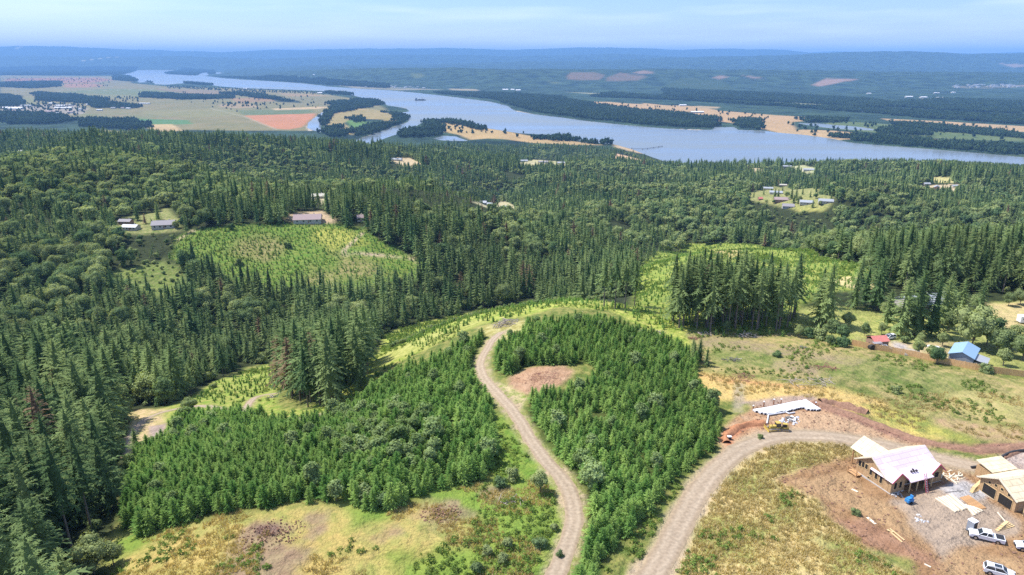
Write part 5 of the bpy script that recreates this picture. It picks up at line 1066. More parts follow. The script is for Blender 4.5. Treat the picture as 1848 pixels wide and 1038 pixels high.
# covered rear patio on posts
a, b = roof_pair(1.9, 7.5, 5.6, 11.6, 3.6, 5.45, .4, 'y'); a.build('patio_roof', m_osbl, h); b.build('patio_roof', m_osbl, h)
for x, y in ((1.9, 11.4), (1.9, 9.2), (7.5, 11.4), (4.7, 11.4)): MB().box(x - .1, x + .1, y - .1, y + .1, -1.6, 3.55 if x != 4.7 else 5.3).build('post', m_brown, h)
dk = MB().box(-1.5, -.1, 6.8, 9.2, FZ - .22, FZ - .04)
for x, y in ((-1.4, 6.9), (-1.4, 9.1)): dk.box(x - .08, x + .08, y - .08, y + .08, -2.2, FZ + 1.0)
dk.beam((-1.4, 6.9, FZ + .95), (-1.4, 9.1, FZ + .95), .1, .1); dk.build('deck', m_brown, h)
for x, y in ((5.7, .9), (6.3, .85), (6.9, .8), (6.5, 1.3)): MB().box(x - .14, x + .14, y - .16, y + .16, 3.46 + (y - .8) * .33, 3.78).build('roof_vent', m_black, h)
# ladder against the porch roof
hM = Matrix.Translation((N0.x, N0.y, hz0)) @ Matrix.Rotation(R(HA), 4, 'Z')
ld = thing('ladder', 'red and white extension ladder leaning on the porch roof of the timber house', 'ladder', hM @ Vector((7.0, -2.4, -.15)), R(HA))
for x in (-.24, .24): MB().beam((x, 0, 0), (x, 1.35, 4.2), .09, .07).build('rail', m_red, ld)
for i in range(13): u = (i + .6) / 13.2; MB().beam((-.24, 1.35 * u, 4.2 * u), (.24, 1.35 * u, 4.2 * u), .05, .05).build('rung', m_white, ld)
# --- garage under construction
g0 = Vector((92.0, 107.6)); GA = 13.5; gzz = min(gz1(92, 107.6), gz1(90.5, 114.6)) + .05
g = thing('garage_under_construction', 'bare board garage under construction with two dark door bays and cream roof', 'garage', (g0.x, g0.y, gzz), R(GA))
MB().box(-.1, 9.1, -.1, 7.7, -1.2, .12).build('foundation', m_conc, g)
GW = gable(0, 9, 0, 7.6, .12, 2.9, 4.9, 'x').build('wall', m_osb, g)
a, b = roof_pair(0, 9, 0, 7.6, 2.9, 4.9, .45, 'x'); a.build('roof', m_osbl, g); b.build('roof', m_osbl, g)
for y in (2.05, 5.45): opening(g, 'garage_door', T(-.003, y, .16, -90), 2.7, 2.0)
for y in (1.6, 3.1, 4.4, 5.7): opening(g, 'window', T(-.003, y, 2.55 + (0 if y in (1.6, 5.7) else .22), -90), .5, .55)
fb = MB().beam((-.5, -.5, 2.72), (-.5, 3.8, 5.02), .12, .28).beam((-.5, 3.8, 5.02), (-.5, 8.1, 2.72), .12, .28); fb.build('rake_board', m_woodw, g)
MB().slab([(3.2, 8.12, 2.95), (9.2, 8.12, 2.95), (9.2, 12, 3.5), (3.2, 12, 3.5)], .14).build('rear_roof', m_osbl, g); gable(3.4, 9, 7.7, 11.8, .1, 2.5, 2.6, 'x').build('rear_wall', m_osb, g)
for x in (.6, 3.4, 6.2): MB().box(x, x + .2, -1.3, -1.1, -.3, 2.5).build('post', m_wood, g)
# --- vehicles
def wheel(parent, x, y, r=.38, w=.26):
    s = 1 if y > 0 else -1; t_ = MB().tube((x, y - w / 2, r), (x, y + w / 2, r), r, n=20).build('tyre', m_tyre, None)
    wh = link('wheel', mesh_np('hub', *(lambda m: (m.v, m.f))(MB().tube((x, y + s * w * .3, r), (x, y + s * (w / 2 + .02), r), r * .3, r * .26, 12)), m_rim), parent)
    t_.parent = wh; MB().tube((x, y + s * w * .42, r), (x, y + s * (w / 2 + .012), r), r * .62, n=16).build('rim', m_rim, wh)
def vehicle(kind, name, label, cat, loc, rz):
    """x forward, body from a side profile with chamfered shoulders and a tapered glasshouse"""
    v = thing(name, label, cat, loc, rz)
    L_, wd = (5.8, 1.96) if kind == 'pickup' else (4.9, 1.92)
    hw = wd / 2; bot, belt = .42, 1.12 if kind == 'pickup' else 1.08
    if kind == 'pickup': prof = [(-2.88, bot), (-2.9, belt + .02), (-.95, belt + .04), (1.35, belt + .04), (2.55, belt - .04), (2.86, belt - .22), (2.9, bot + .1), (2.75, bot)]; cab = (-.95, -.7, .78, 1.5, 1.86)
    else: prof = [(-2.4, bot), (-2.44, belt), (-1.5, belt + .02), (1.15, belt + .02), (2.1, belt - .08), (2.38, belt - .3), (2.42, bot + .1), (2.3, bot)]; cab = (-2.36, -2.0, .35, 1.25, 1.76)
    V, F, n = [], [], len(prof)
    for y, k in ((-hw, 0), (-hw + .10, 1), (hw - .10, 1), (hw, 0)):
        for x, z in prof: V.append((x * (1 if k == 0 else 1.004), y, z + (.05 if k and z > .9 else 0) - (0 if k else .0)))
    for j in range(3):
        for i in range(n): a, b = j * n + i, j * n + (i + 1) % n; F.append((a, b, b + n, a + n))
    F += [tuple(range(n - 1, -1, -1)), tuple(range(3 * n, 4 * n))]
    mb = MB().add(V, F); body = mb.build('body', m_carw, v, bevel=.03)
    x0, x1, x2, x3, zt = cab; y0, y1 = hw - .06, hw - .22
    gl = MB().add([(x0, -y0, belt), (x3, -y0, belt), (x2, -y1, zt - .06), (x1, -y1, zt - .06), (x0, y0, belt), (x3, y0, belt), (x2, y1, zt - .06), (x1, y1, zt - .06)],
                  [(0, 1, 2, 3), (5, 4, 7, 6), (1, 5, 6, 2), (4, 0, 3, 7), (3, 2, 6, 7)]); gl.build('glasshouse', m_glass, v)
    MB().box(x1 - .04, x2 + .04, -y1 - .02, y1 + .02, zt - .07, zt).build('roof', m_carw, v, bevel=.03)
    xm = [(x0, x1), ((x0 + x3) / 2 - .1, (x1 + x2) / 2 - .05), (x3, x2)]
    for s in (-1, 1):
        for xa, xb in xm: MB().beam((xa, s * (y0 + .012), belt), (xb, s * (y1 + .012), zt - .05), .09, .05).build('pillar', m_carw, v)
    if kind == 'pickup':
        MB().box(-2.8, -1.08, -hw + .14, hw - .14, belt + .06, belt + .085).build('bed', m_black, v)
    else: MB().box(-.9, .25, -.45, .45, zt, zt + .015).build('sunroof', m_glass, v); [MB().box(-1.7, .3, s * .68 - .03, s * .68 + .03, zt + .03, zt + .07).build('roof_rail', m_black, v) for s in (-1, 1)]
    xf = prof[6][0]; wx = (1.85, -1.75) if kind == 'pickup' else (1.45, -1.45)
    MB().box(xf - .02, xf + .035, -.55, .55, .62, .86).build('grille', m_black, v)
    for s in (-1, 1):
        MB().box(xf - .14, xf + .02, s * .78 - .16, s * .78 + .16, .72, .88).build('headlight', m_lens, v); MB().box(-L_ / 2 - .03, -L_ / 2 + .08, s * .84 - .1, s * .84 + .1, .75, 1.02).build('taillight', m_red2, v)
        MB().box(x3 - .25, x3 - .1, s * (hw + .02), s * (hw + .16), belt - .02, belt + .13).build('mirror', m_black, v)
        for x in wx: wheel(v, x, s * (hw - .10)); MB().tube((x, s * (hw - .06), .4), (x, s * (hw + .006), .4), .45, n=18).build('wheel_arch', m_black, v)
    MB().box(xf - .1, xf + .06, -hw + .1, hw - .1, .40, .56).build('bumper', m_black, v); v.scale = (.9, .9, .9); return v
def place(px, py, dz=0): p = G3(px, py); p.z += dz; return p
p = place(1779, 973); vehicle('pickup', 'pickup_truck', 'white crew cab pickup with dark open bed parked below the grey toilet cabin', 'pickup truck', p, R(155))
p = place(1802, 1037); vehicle('suv', 'sport_utility_vehicle', 'white sport utility vehicle with dark sunroof in the bottom right corner', 'car', p, R(-28))
p = place(1858, 993); vehicle('suv', 'parked_car', 'white car cut by the right edge of the picture beside the pickup', 'car', p, R(160))
# --- portable toilet
p = place(1752, 958); pt_ = thing('portable_toilet', 'grey portable toilet cabin with white roof behind the pickup', 'toilet', p, R(25))
MB().box(-.58, .58, -.58, .58, .08, 2.1).build('cabin', m_greyp, pt_, bevel=.04); MB().box(-.64, .64, -.64, .64, 2.1, 2.22).box(-.5, .5, -.5, .5, 2.22, 2.32).build('roof', m_white, pt_, bevel=.03)
MB().box(-.42, .42, -.62, -.585, .15, 2.0).build('door', m_black, pt_); MB().box(-.62, .62, -.62, .62, -.2, .08).build('base', m_black, pt_); MB().tube((.45, .45, 2.0), (.45, .45, 2.6), .05).build('vent_pipe', m_greyp, pt_)
# --- blue lift / compressor by the house
p = place(1640, 908); bl = thing('blue_compressor', 'bright blue site compressor standing on gravel in front of the timber house', 'compressor', p, R(20))
MB().box(-.7, .7, -.45, .45, .35, 1.0).build('body', m_blue, bl, bevel=.05); MB().box(-.5, .3, -.35, .35, 1.0, 1.25).build('hood', m_blue, bl, bevel=.04); MB().tube((.8, 0, .5), (1.5, 0, .45), .05).build('tow_bar', m_steel, bl); MB().box(.35, .6, -.3, .3, 1.0, 1.6).build('handle', m_blue, bl)
for s in (-1, 1):
    MB().tube((0, s * .42, .3), (0, s * .6, .3), .3, n=14).build('wheel', m_tyre, bl)
# --- lumber
def board(name, px0, py0, px1, py1, w, hgt, mat, label, cat, dz=0, group=None):
    a, b = G3(px0, py0), G3(px1, py1); a.z += hgt / 2 + dz; b.z += hgt / 2 + dz; d = b - a
    m = MB().beam((0, 0, 0), (d.length, 0, 0), w, hgt); me = mesh_np(name, m.v, m.f, mat); o = link(name, me, None, a); o.rotation_mode = 'QUATERNION'; o.rotation_quaternion = d.to_track_quat('X', 'Z')
    return tag(o, label, cat, group)
ORD = ['first', 'second', 'third', 'fourth', 'fifth', 'sixth', 'seventh', 'eighth', 'ninth', 'tenth', 'eleventh', 'twelfth', 'thirteenth', 'fourteenth', 'fifteenth', 'sixteenth', 'seventeenth', 'eighteenth', 'nineteenth', 'twentieth', 'twenty first', 'twenty second', 'twenty third', 'twenty fourth']
for i in range(9):
    u = i / 8; j = rng.uniform(-2, 2)
    board('timber', 1690 + 26 * u + j, 900 - 7 * u, 1726 + 20 * u + j + rng.uniform(-5, 2), 925 - 6 * u, .24, .22 + .1 * (i % 2), m_woodw, ORD[i] + ' long pale timber from the left of the spread in front of the house', 'timber', group='pale timbers laid out before the house')
for i in range(7):
    u = i / 6; board('timber', 1733 + 14 * u, 899 - 4 * u, 1762 + 17 * u, 921 - 2.5 * u, .2, .2, m_brown, ORD[i] + ' brown timber from the left beside the pale ones', 'timber', group='brown timbers laid out before the garage')
for i in range(4): board('timber', 1742 + 4 * i, 917 + 1.2 * i - 5, 1758 + 5 * i, 931 - 2.6 * i, .34, .24, m_woodw, ORD[i] + ' short pale timber from the left below the brown ones', 'timber', group='short pale timbers')
for i, (a, b, c_, d) in enumerate(((1602, 956, 1628, 979), (1606, 955, 1632, 976), (1600, 958, 1612, 962))): board('plank', a, b, c_, d, .22, .1, m_wood, ['left yellow plank of the pair on the brown bank', 'right yellow plank of the pair on the brown bank', 'short yellow plank lying across the top of the pair'][i], 'plank', dz=.06 * i)
board('plank', 1565, 934, 1580, 946, .5, .08, m_woodw, 'pale sheet board lying alone on the brown bank', 'plank')
board('plank', 1537, 883, 1548, 888, .4, .08, m_woodw, 'pale short board left of the timber house', 'plank'); board('plank', 1668, 1018, 1680, 1024, .25, .08, m_woodw, 'small pale board near the bottom track', 'plank')
for i in range(4): board('board', 1798 + 3 * i, 958 - i * 1.5, 1829 - 4 * i, 949 - i, .5, .16, m_wood, ORD[i] + ' yellow board from the bottom of the stack by the pickup', 'board', dz=.16 * i, group='yellow board stack by the pickup')
for i in range(5): board('board', 1752 + i, 889 - i, 1778 - 2 * i, 879 - 1.5 * i, .6, .14, m_wood, ORD[i] + ' board from the bottom of the stack left of the garage', 'board', dz=.14 * i, group='board stack left of the garage')
board('plank', 1800, 925, 1815, 943, .18, .1, m_woodw, 'thin pale plank lying in front of the garage bays', 'plank'); board('plank', 1706, 889, 1738, 886, .15, .08, m_steel, 'thin grey bar lying on the gravel by the house', 'bar')
def heap(name, px, py, rad, n, size, mat, label, cat, long=1.0, flat=.35, kind=None, zl=.3, loc3=None):
    """a heap of rough pieces: sticks when long > 1, else lumps; one mesh, for heaps nobody could take apart by eye"""
    c_ = loc3 or G3(px, py); m = MB()
    for _ in range(n):
        a = rs.uniform(0, 6.283); r_ = rad * rs.random() ** .7; x, y = math.cos(a) * r_ * 1.3, math.sin(a) * r_; z = (1 - r_ / rad) * rad * flat * rs.random() ** .5 + gz1(c_.x + x, c_.y + y) - c_.z
        q = Matrix.Translation((x, y, z)) @ Matrix.Rotation(rs.uniform(0, 6.28), 4, 'Z') @ Matrix.Rotation(rs.uniform(-zl, zl), 4, 'Y') @ Matrix.Rotation(rs.uniform(0, 1.5), 4, 'X')
        s = size * rs.uniform(.5, 1.4)
        if long > 1.5:
            l = s * long * rs.uniform(.5, 1.2); k = len(m.v); m.tube((-l, 0, 0), (l, rs.uniform(-.2, .2) * s, rs.uniform(-.3, .3) * s), s * .5, s * .28, 5); m.v[k:] = [tuple(q @ Vector(v)) for v in m.v[k:]]
        else:
            k = len(m.v); V = [Vector((rs.gauss(0, 1), rs.gauss(0, 1), rs.gauss(0, 1))).normalized() * s * rs.uniform(.6, 1) for _ in range(8)]
            sx = [(-1,-1,-1),(1,-1,-1),(1,1,-1),(-1,1,-1),(-1,-1,1),(1,-1,1),(1,1,1),(-1,1,1)]
            m.add([q @ Vector([s * .6 * (e + rs.uniform(-.35, .35)) for e in f]) for f in sx], [(0,3,2,1),(4,5,6,7),(0,1,5,4),(1,2,6,5),(2,3,7,6),(3,0,4,7)])
    o = m.build(name, mat, None, loc=c_); return tag(o, label, cat, kind=kind or ('stuff' if name in ('scrap_pile', 'rubble', 'dirt_pile') else None))
heap('scrap_pile', 1662, 937, 1.3, 16, .22, m_tarp, 'scattered white wrapping on the gravel before the timber house', 'scrap', 1, .1)
heap('scrap_pile', 1718, 859, 2.2, 30, .3, m_woodw, 'pale board offcuts scattered behind the right end of the timber house', 'scrap', 3, .08)
heap('rubble', 1620, 893, 1.2, 20, .2, m_stone, 'grey stones along the foot of the house foundation', 'rubble', 1, .1)
# burn and log piles
def logs(px, py, rad, n, lab, mat=M_DEAD, r_=.16, l_=3.0, fl=.5, nm='log_pile', cat='log pile'): return heap(nm, px, py, rad, n, r_, mat, lab, cat, l_ / r_ / 2, fl, zl=.35)
logs(913, 585, 3.6, 90, 'big grey pile of cut logs on the hilltop at the head of the winding road', fl=.55)
logs(1275, 604, 2.0, 16, 'small heap of bleached branches at the left of the tall fir stand'); logs(1350, 607, 2.4, 30, 'tangled stump and branch heap in front of the tall fir stand', fl=.7); logs(1252, 612, 1.2, 14, 'reddish brush heap beside the right plantation', m_char)
logs(1322, 650, 1.8, 20, 'dark fallen snag on the green slope left of centre', m_steel); logs(1450, 628, .8, 10, 'small black stump upright on the cut slope', m_steel, fl=1.2, nm='stump', cat='stump')
logs(1340, 682, 3.0, 120, 'rusty red brush pile above the straw coloured strip', m_char, .08, 1.4, .45, 'brush_pile', 'brush pile'); logs(1430, 690, 4.0, 26, 'grey fallen branches strewn below the green slope', r_=.1, fl=.12); logs(1480, 690, 3.4, 40, 'heap of grey slash right of the strewn branches', r_=.1, fl=.25); logs(1490, 665, 2.5, 22, 'brown slash heap in the middle of the right slope', m_char, fl=.4)
logs(925, 908, 2.6, 14, 'bleached logs lying in the meadow left of the winding road', fl=.15); logs(1190, 600, 1.2, 10, 'small grey branch heap behind the right plantation')
heap('dirt_pile', 797, 928, 3.0, 160, .16, m_clod, 'low dark earth patch in the lower meadow', 'dirt pile', 1, .12); heap('dirt_pile', 490, 965, 5.0, 260, .15, m_clod, 'dark purple brown earth mound in the bottom left meadow', 'dirt pile', 1, .1)
logs(975, 682, 4.6, 150, 'reddish brown slash spread in the bare patch of the right plantation', m_char, .07, 1.6, .1, 'slash_pile', 'brush pile')
logs(490, 717, 1.4, 20, 'dark little log heap beside the left dirt track', m_steel)
def berm(P, wd, hh, mat, label, lump=.3):
    S = spline(hits(P), .45); n = len(S); Tn = np.gradient(S, axis=0); Tn /= np.linalg.norm(Tn, axis=1)[:, None]; Nn = np.stack([-Tn[:, 1], Tn[:, 0]], 1); K = 9; s = np.linspace(-1, 1, K)
    ws = wd / 2 * (1 + .35 * fbm(np.arange(n) * .45, np.zeros(n), 2.5, 5, 3)); X = S[:, :1] + Nn[:, :1] * s * ws[:, None]; Y = S[:, 1:] + Nn[:, 1:] * s * ws[:, None]
    H = ground(X, Y) - .06 + hh * (1 - s ** 2)[None] * (1 + .5 * fbm(X, Y, 2.2, 6, 3)) + lump * fbm(X, Y, .8, 8, 3) * (1 - s ** 4)[None]
    q = np.arange(n * K).reshape(n, K); F = np.stack([q[:-1, :-1], q[1:, :-1], q[1:, 1:], q[:-1, 1:]], -1).reshape(-1, 4)
    return tag(link('dirt_bank', mesh_np('dirt_bank', np.stack([X, Y, H], -1).reshape(-1, 3), F, mat)), label, 'bank', kind='structure')
berm([(1312, 800), (1310, 788), (1330, 772), (1360, 765), (1378, 764)], 2.2, .8, m_clodr, 'orange red bank of dug earth left of the bulldozer')
berm([(1476, 728), (1510, 740), (1560, 758), (1620, 780), (1680, 800), (1750, 812), (1800, 812), (1848, 806), (1900, 800)], 2.4, .55, m_clod, 'dark bank of dug earth running right from the white slabs')
berm([(1480, 726), (1500, 727), (1530, 735), (1565, 746)], 2.6, .9, m_clod, 'lumpy dark earth bank behind the white slabs', .6); berm([(1760, 846), (1790, 838), (1815, 825), (1845, 812), (1880, 806)], 1.2, .4, m_clod, 'earth bank beside the black pipe at the right edge')
berm([(1760, 852), (1800, 856), (1848, 862), (1900, 868)], 2.0, .5, m_clod, 'brown earth bank behind the garage')
S = spline(hits([(1752, 846), (1780, 842), (1800, 832), (1820, 820), (1848, 815), (1900, 812)]), .8); m = MB()
for a, b in zip(S[:-1], S[1:]): m.tube((a[0], a[1], gz1(*a) + .4), (b[0], b[1], gz1(*b) + .4), .22, n=8)
tag(m.build('drain_pipe', m_pipe), 'thick dark drain pipe curving over the bank at the right edge', 'pipe')
# white slabs laid side by side, pipe, odds and ends, bulldozer, loader
A3, B3 = G3(1358, 742), G3(1454, 724); front = [(1358, 742), (1372, 747.5), (1386, 749), (1420, 744), (1448, 738.5), (1460, 741.5), (1482, 742)]
fw = np.array([tuple(G3(*q)) for q in front]); dirp = (G3(1482, 742) - B3); dl = dirp.length; dirp.normalize(); ax = (B3 - A3).normalized()
tt = np.array([(Vector(q) - A3).dot(Vector((ax.x, ax.y, 0))) for q in fw]); 
def meet(P0):
    """length along dirp from P0 to the front outline"""
    for (a, b) in zip(fw[:-1], fw[1:]):
        e = np.array([b[0] - a[0], b[1] - a[1]]); M = np.array([[dirp.x, -e[0]], [dirp.y, -e[1]]])
        if abs(np.linalg.det(M)) < 1e-6: continue
        s_, u_ = np.linalg.solve(M, np.array([a[0] - P0.x, a[1] - P0.y]))
        if -.01 <= u_ <= 1.01 and s_ > .1: return s_
    return .6
n = 24; wq = (B3 - A3).length / n
for i in range(n):
    P0 = A3 + (B3 - A3) * ((i + .5) / n); l = max(1.2, meet(P0)) + rng.uniform(-.15, .25); z = gz1(P0.x, P0.y)
    e = thing('white_slab', ORD[i] + ' long white slab from the left of the row laid above the bulldozer', 'slab', (P0.x, P0.y, z + .05), math.atan2(dirp.y, dirp.x), 'white slabs laid in a row'); z1 = gz1(P0.x + dirp.x * l, P0.y + dirp.y * l) - z
    MB().beam((0, 0, .28), (l, 0, z1 + .28), wq * .93, .42).build('cover_sheet', m_tarp, e); MB().beam((l + .012, 0, z1 + .22), (l + .05, 0, z1 + .22), wq * .7, .24).build('end_cap', m_black, e)
m = MB()
for a, b in ((G3(1384, 766), G3(1386.5, 750.5)), (G3(1386.5, 750.5), G3(1418, 745.5)), (G3(1418, 745.5), G3(1424, 748)), (G3(1424, 748), G3(1434, 746))): m.tube(a + Vector((0, 0, .25)), b + Vector((0, 0, .25)), .17, n=8)
tag(m.build('white_pipe', m_tarp), 'white pipe bent around the front of the white slab row', 'pipe')
for i, (a, b) in enumerate(((1359, 738), (1378, 734), (1396, 730), (1409, 729.5), (1472, 732))):
    q = G3(a, b); m = MB().tube((0, 0, -.1), (0, 0, 1.3 if 0 < i < 4 else .8), .14, n=8); e = thing('standpipe', ORD[i] + ' short capped standpipe from the left around the white slab row', 'pipe', q); m.build('pipe', m_clodr, e); MB().tube((0, 0, 1.3 if 0 < i < 4 else .8), (0, 0, 1.45 if 0 < i < 4 else .95), .2, n=8).build('cap', m_white, e)
heap('scrap_pile', 1427, 759, 2.2, 34, .3, m_tarp, 'white and grey building scrap between the white slabs and the bulldozer', 'scrap', 1, .2); heap('rubble', 1426, 757, 1.3, 18, .3, m_steel, 'dark pieces on top of the white scrap above the bulldozer', 'scrap', 1, .5)
def tracks(parent, x0, x1, y, r_, w=.5):
    t_ = MB(); pts = [(x0 + r_ * math.cos(a), r_ + r_ * math.sin(a)) for a in [R(90 + 30 * k) for k in range(7)]] + [(x1 + r_ * math.cos(a), r_ + r_ * math.sin(a)) for a in [R(-90 + 30 * k) for k in range(7)]]
    t_.prism([(p[0], p[1]) for p in pts], y - w / 2, y + w / 2, 1); o = t_.build('track', m_steel, parent)
    s = 1 if y > 0 else -1; f = MB().box(x0, x1, y + s * (w / 2), y + s * (w / 2 + .06), r_ * .7, r_ * 1.3); f.build('track_frame', m_yel, o)
    for k in range(4): MB().tube((x0 + (x1 - x0) * k / 3, y + s * (w / 2), r_), (x0 + (x1 - x0) * k / 3, y + s * (w / 2 + .08), r_), r_ * .6, n=12).build('road_wheel', m_steel, o)
p = place(1397, 776); dz_ = thing('bulldozer', 'yellow tracked bulldozer with raised blade parked at the road edge below the white slabs', 'bulldozer', p, R(186)); dz_.scale = (.78, .78, .78)
MB().box(-1.0, 1.5, -.55, .55, .55, 1.55).build('engine_hood', m_yel, dz_, bevel=.06); MB().box(-1.7, -.4, -.8, .8, .6, 1.2).build('chassis', m_yel, dz_, bevel=.04)
c_ = MB().box(-1.55, -.35, -.62, .62, 1.2, 2.35).build('cab', m_glass, dz_, bevel=.03); MB().box(-1.65, -.25, -.72, .72, 2.35, 2.48).build('roof', m_yel, c_)
for x in (-1.52, -.38):
    for y in (-.6, .6): MB().box(x - .06, x + .06, y - .06, y + .06, 1.2, 2.36).build('pillar', m_black, c_)
MB().tube((.9, .25, 1.5), (.9, .25, 2.1), .07).build('exhaust', m_black, dz_)
for s in (-1, 1): tracks(dz_, -1.5, 1.3, s * .95, .42); MB().beam((.2, s * 1.3, .5), (2.3, s * 1.3, .45), .14, .2).build('push_arm', m_yel, dz_)
bl_ = MB(); K = 6
for k in range(K): a0, a1 = R(-28 + 56 * k / K), R(-28 + 56 * (k + 1) / K); bl_.slab([(2.95 - .9 * math.cos(a0) + .3, -1.6, .75 + .9 * math.sin(a0) * 1.2), (2.95 - .9 * math.cos(a1) + .3, -1.6, .75 + .9 * math.sin(a1) * 1.2), (2.95 - .9 * math.cos(a1) + .3, 1.6, .75 + .9 * math.sin(a1) * 1.2), (2.95 - .9 * math.cos(a0) + .3, 1.6, .75 + .9 * math.sin(a0) * 1.2)], .07)
bl_.build('blade', m_yel, dz_); MB().beam((-1.7, 0, .7), (-2.5, 0, .5), .3, .3).build('ripper_beam', m_steel, dz_); MB().box(-2.6, -2.4, -.7, .7, .1, .9).build('ripper', m_steel, dz_)
p = place(1416, 777); ro = thing('compact_track_loader', 'small yellow track loader standing just behind the bulldozer', 'loader', p, R(172)); ro.scale = (.85, .85, .85)
MB().box(-.9, .7, -.5, .5, .5, 1.1).build('chassis', m_yel, ro, bevel=.05); c_ = MB().box(-.4, .6, -.42, .42, 1.1, 1.95).build('cab', m_black, ro, bevel=.03); MB().box(-.5, .66, -.48, .48, 1.95, 2.05).build('roof', m_yel, c_)
for s in (-1, 1): tracks(ro, -.8, .75, s * .72, .32, .36); MB().beam((-1.0, s * .62, 1.3), (1.3, s * .62, .6), .12, .16).build('lift_arm', m_yel, ro)
MB().prism([(1.2, .1), (1.9, .1), (1.95, .2), (1.3, .8), (1.2, .8)], -.85, .85, 1).build('bucket', m_steel, ro)
q = place(1316, 793); e = thing('utility_cabinet', 'little white and black box standing at the end of the red earth bank', 'cabinet', q); MB().box(-.4, .4, -.3, .3, 0, .7).build('body', m_black, e, bevel=.02); MB().box(-.45, .45, -.35, .35, .7, .8).build('lid', m_white, e, bevel=.01)
# --- fence
FPT = [(1537, 623), (1570, 630), (1610, 637), (1650, 644.5), (1700, 656), (1740, 664), (1780, 671), (1820, 677), (1850, 681), (1900, 688), (1960, 694)]
S = spline(hits(FPT), 2.4); fe = thing('wooden_fence', 'long new cedar board fence curving in front of the barn and the red roofed shed', 'fence', (S[0][0], S[0][1], gz1(*S[0])))
inv = fe.location.copy(); nb_ = 0
for a, b in zip(S[:-1], S[1:]):
    za, zb_ = gz1(*a), gz1(*b); d = Vector((b[0] - a[0], b[1] - a[1], 0)); l = d.length; d.normalize(); nrm = Vector((-d.y, d.x, 0)); m = MB(); n = 14
    for k in range(n):
        u0, u1 = k / n + .004, (k + 1) / n - .004; A_0 = Vector((a[0], a[1], za)).lerp(Vector((b[0], b[1], zb_)), u0) - inv; A_1 = Vector((a[0], a[1], za)).lerp(Vector((b[0], b[1], zb_)), u1) - inv
        hh = 1.85 + rng.uniform(-.03, .03); o_ = nrm * .02; m.add([A_0 - o_, A_1 - o_, A_1 + o_, A_0 + o_] + [x + Vector((0, 0, hh)) for x in (A_0 - o_, A_1 - o_, A_1 + o_, A_0 + o_)], [(0,3,2,1),(4,5,6,7),(0,1,5,4),(1,2,6,5),(2,3,7,6),(3,0,4,7)])
    m.build('fence_panel', m_fence, fe)
    pa = Vector((a[0], a[1], za)) - inv; MB().box(pa.x - .06, pa.x + .06, pa.y + .05, pa.y + .17, pa.z - .3, pa.z + 1.98).build('post', m_wood, fe)
# --- barn, shed, trailer and yard things
c0, c1 = G3(1710, 653), G3(1754, 662); d = c1 - c0; BA = math.atan2(d.y, d.x); zb_ = min(c0.z, c1.z) - .3; bw = d.length
b_ = thing('metal_barn', 'grey barn with bright blue metal roof behind the wooden fence', 'barn', (c0.x, c0.y, zb_), BA)
gable(0, bw, 0, 9.5, -.6, 2.9, 4.1, 'y').build('wall', m_greysid, b_); a, b = roof_pair(0, bw, 0, 9.5, 2.9, 4.1, .3, 'y', .1); a.build('roof', m_blueroof, b_); b.build('roof', m_blueroof, b_)
MB().box(bw + .003, bw + .05, 3, 6, 0, 2.6).build('door', m_white, b_); MB().box(bw, bw + 3, 1, 6, -.4, 1.6).build('lean_to', m_wallc, b_); MB().slab([(bw, .8, 2.5), (bw + 3.3, .8, 1.9), (bw + 3.3, 6.2, 1.9), (bw, 6.2, 2.5)], .08).build('lean_to_roof', m_metal, b_)
p = place(1590, 629); s_ = thing('red_roofed_shed', 'small dark shed with faded red roof at the left end of the fence', 'shed', p, R(8))
MB().box(-2.4, 2.2, 0, 4, -.3, 2.3).build('wall', m_wallb, s_); a, b = roof_pair(-2.4, 2.2, 0, 4, 2.3, 3.3, .3, 'x', .08); a.build('roof', m_redroof, s_); b.build('roof', m_redroof, s_)
MB().tube((-3.6, -1.2, .9), (-3.6, 1.0, .9), .9, n=18).build('round_end', m_black, s_); MB().slab([(-3.4, -1.2, 2.2), (-.6, -1.2, 2.2), (-.6, .0, 2.4), (-3.4, .0, 2.4)], .06).build('lean_to_roof', m_roofg, s_); MB().box(-3.2, -3.0, -1.1, -.9, -.3, 2.2).box(-.9, -.7, -1.1, -.9, -.3, 2.2).build('post', m_wallb, s_)
p = place(1597, 632); vehicle('suv', 'parked_car', 'small car parked between the red roofed shed and the fence', 'car', p, R(-15))
p = place(1604, 612); q = vehicle('suv', 'parked_car', 'car with a pale hood under the bush behind the red roofed shed', 'car', p, R(200))
p = place(1686, 630); e = thing('covered_boat', 'small white covered boat on the tan yard left of the blue roofed barn', 'boat', p, R(-25)); V = [(-1.9,-.7,.7),(1.2,-.75,.75),(2.1,0,.8),(1.2,.75,.75),(-1.9,.7,.7)]
MB().add(V + [(-1.8,-.4,.15),(1.0,-.4,.15),(1.6,0,.3),(1.0,.4,.15),(-1.8,.4,.15)], [(0,1,6,5),(1,2,7,6),(2,3,8,7),(3,4,9,8),(4,0,5,9),(5,6,7,8,9)][:]).build('hull', m_white, e); MB().add(V + [(-1.5, 0, 1.15), (.9, 0, 1.1)], [(0,1,6,5),(1,2,6),(2,3,6),(3,4,5,6),(4,0,5)]).build('cover', m_tarp, e)
p = place(1644, 640); e = thing('round_shed', 'rounded grey brown shed among bushes behind the fence', 'shed', p, R(-20)); m = MB(); P = [(2.0 * math.cos(R(k * 18)), 1.7 * math.sin(R(k * 18))) for k in range(11)]; m.prism(P, -2, 2, 0); m.build('shell', noise_mat('faded_canvas', (.34, .30, .25), .9, .15, 2), e); MB().box(-2.02, -2.005, -.7, .7, 0, 1.3).build('opening', m_dark, e)
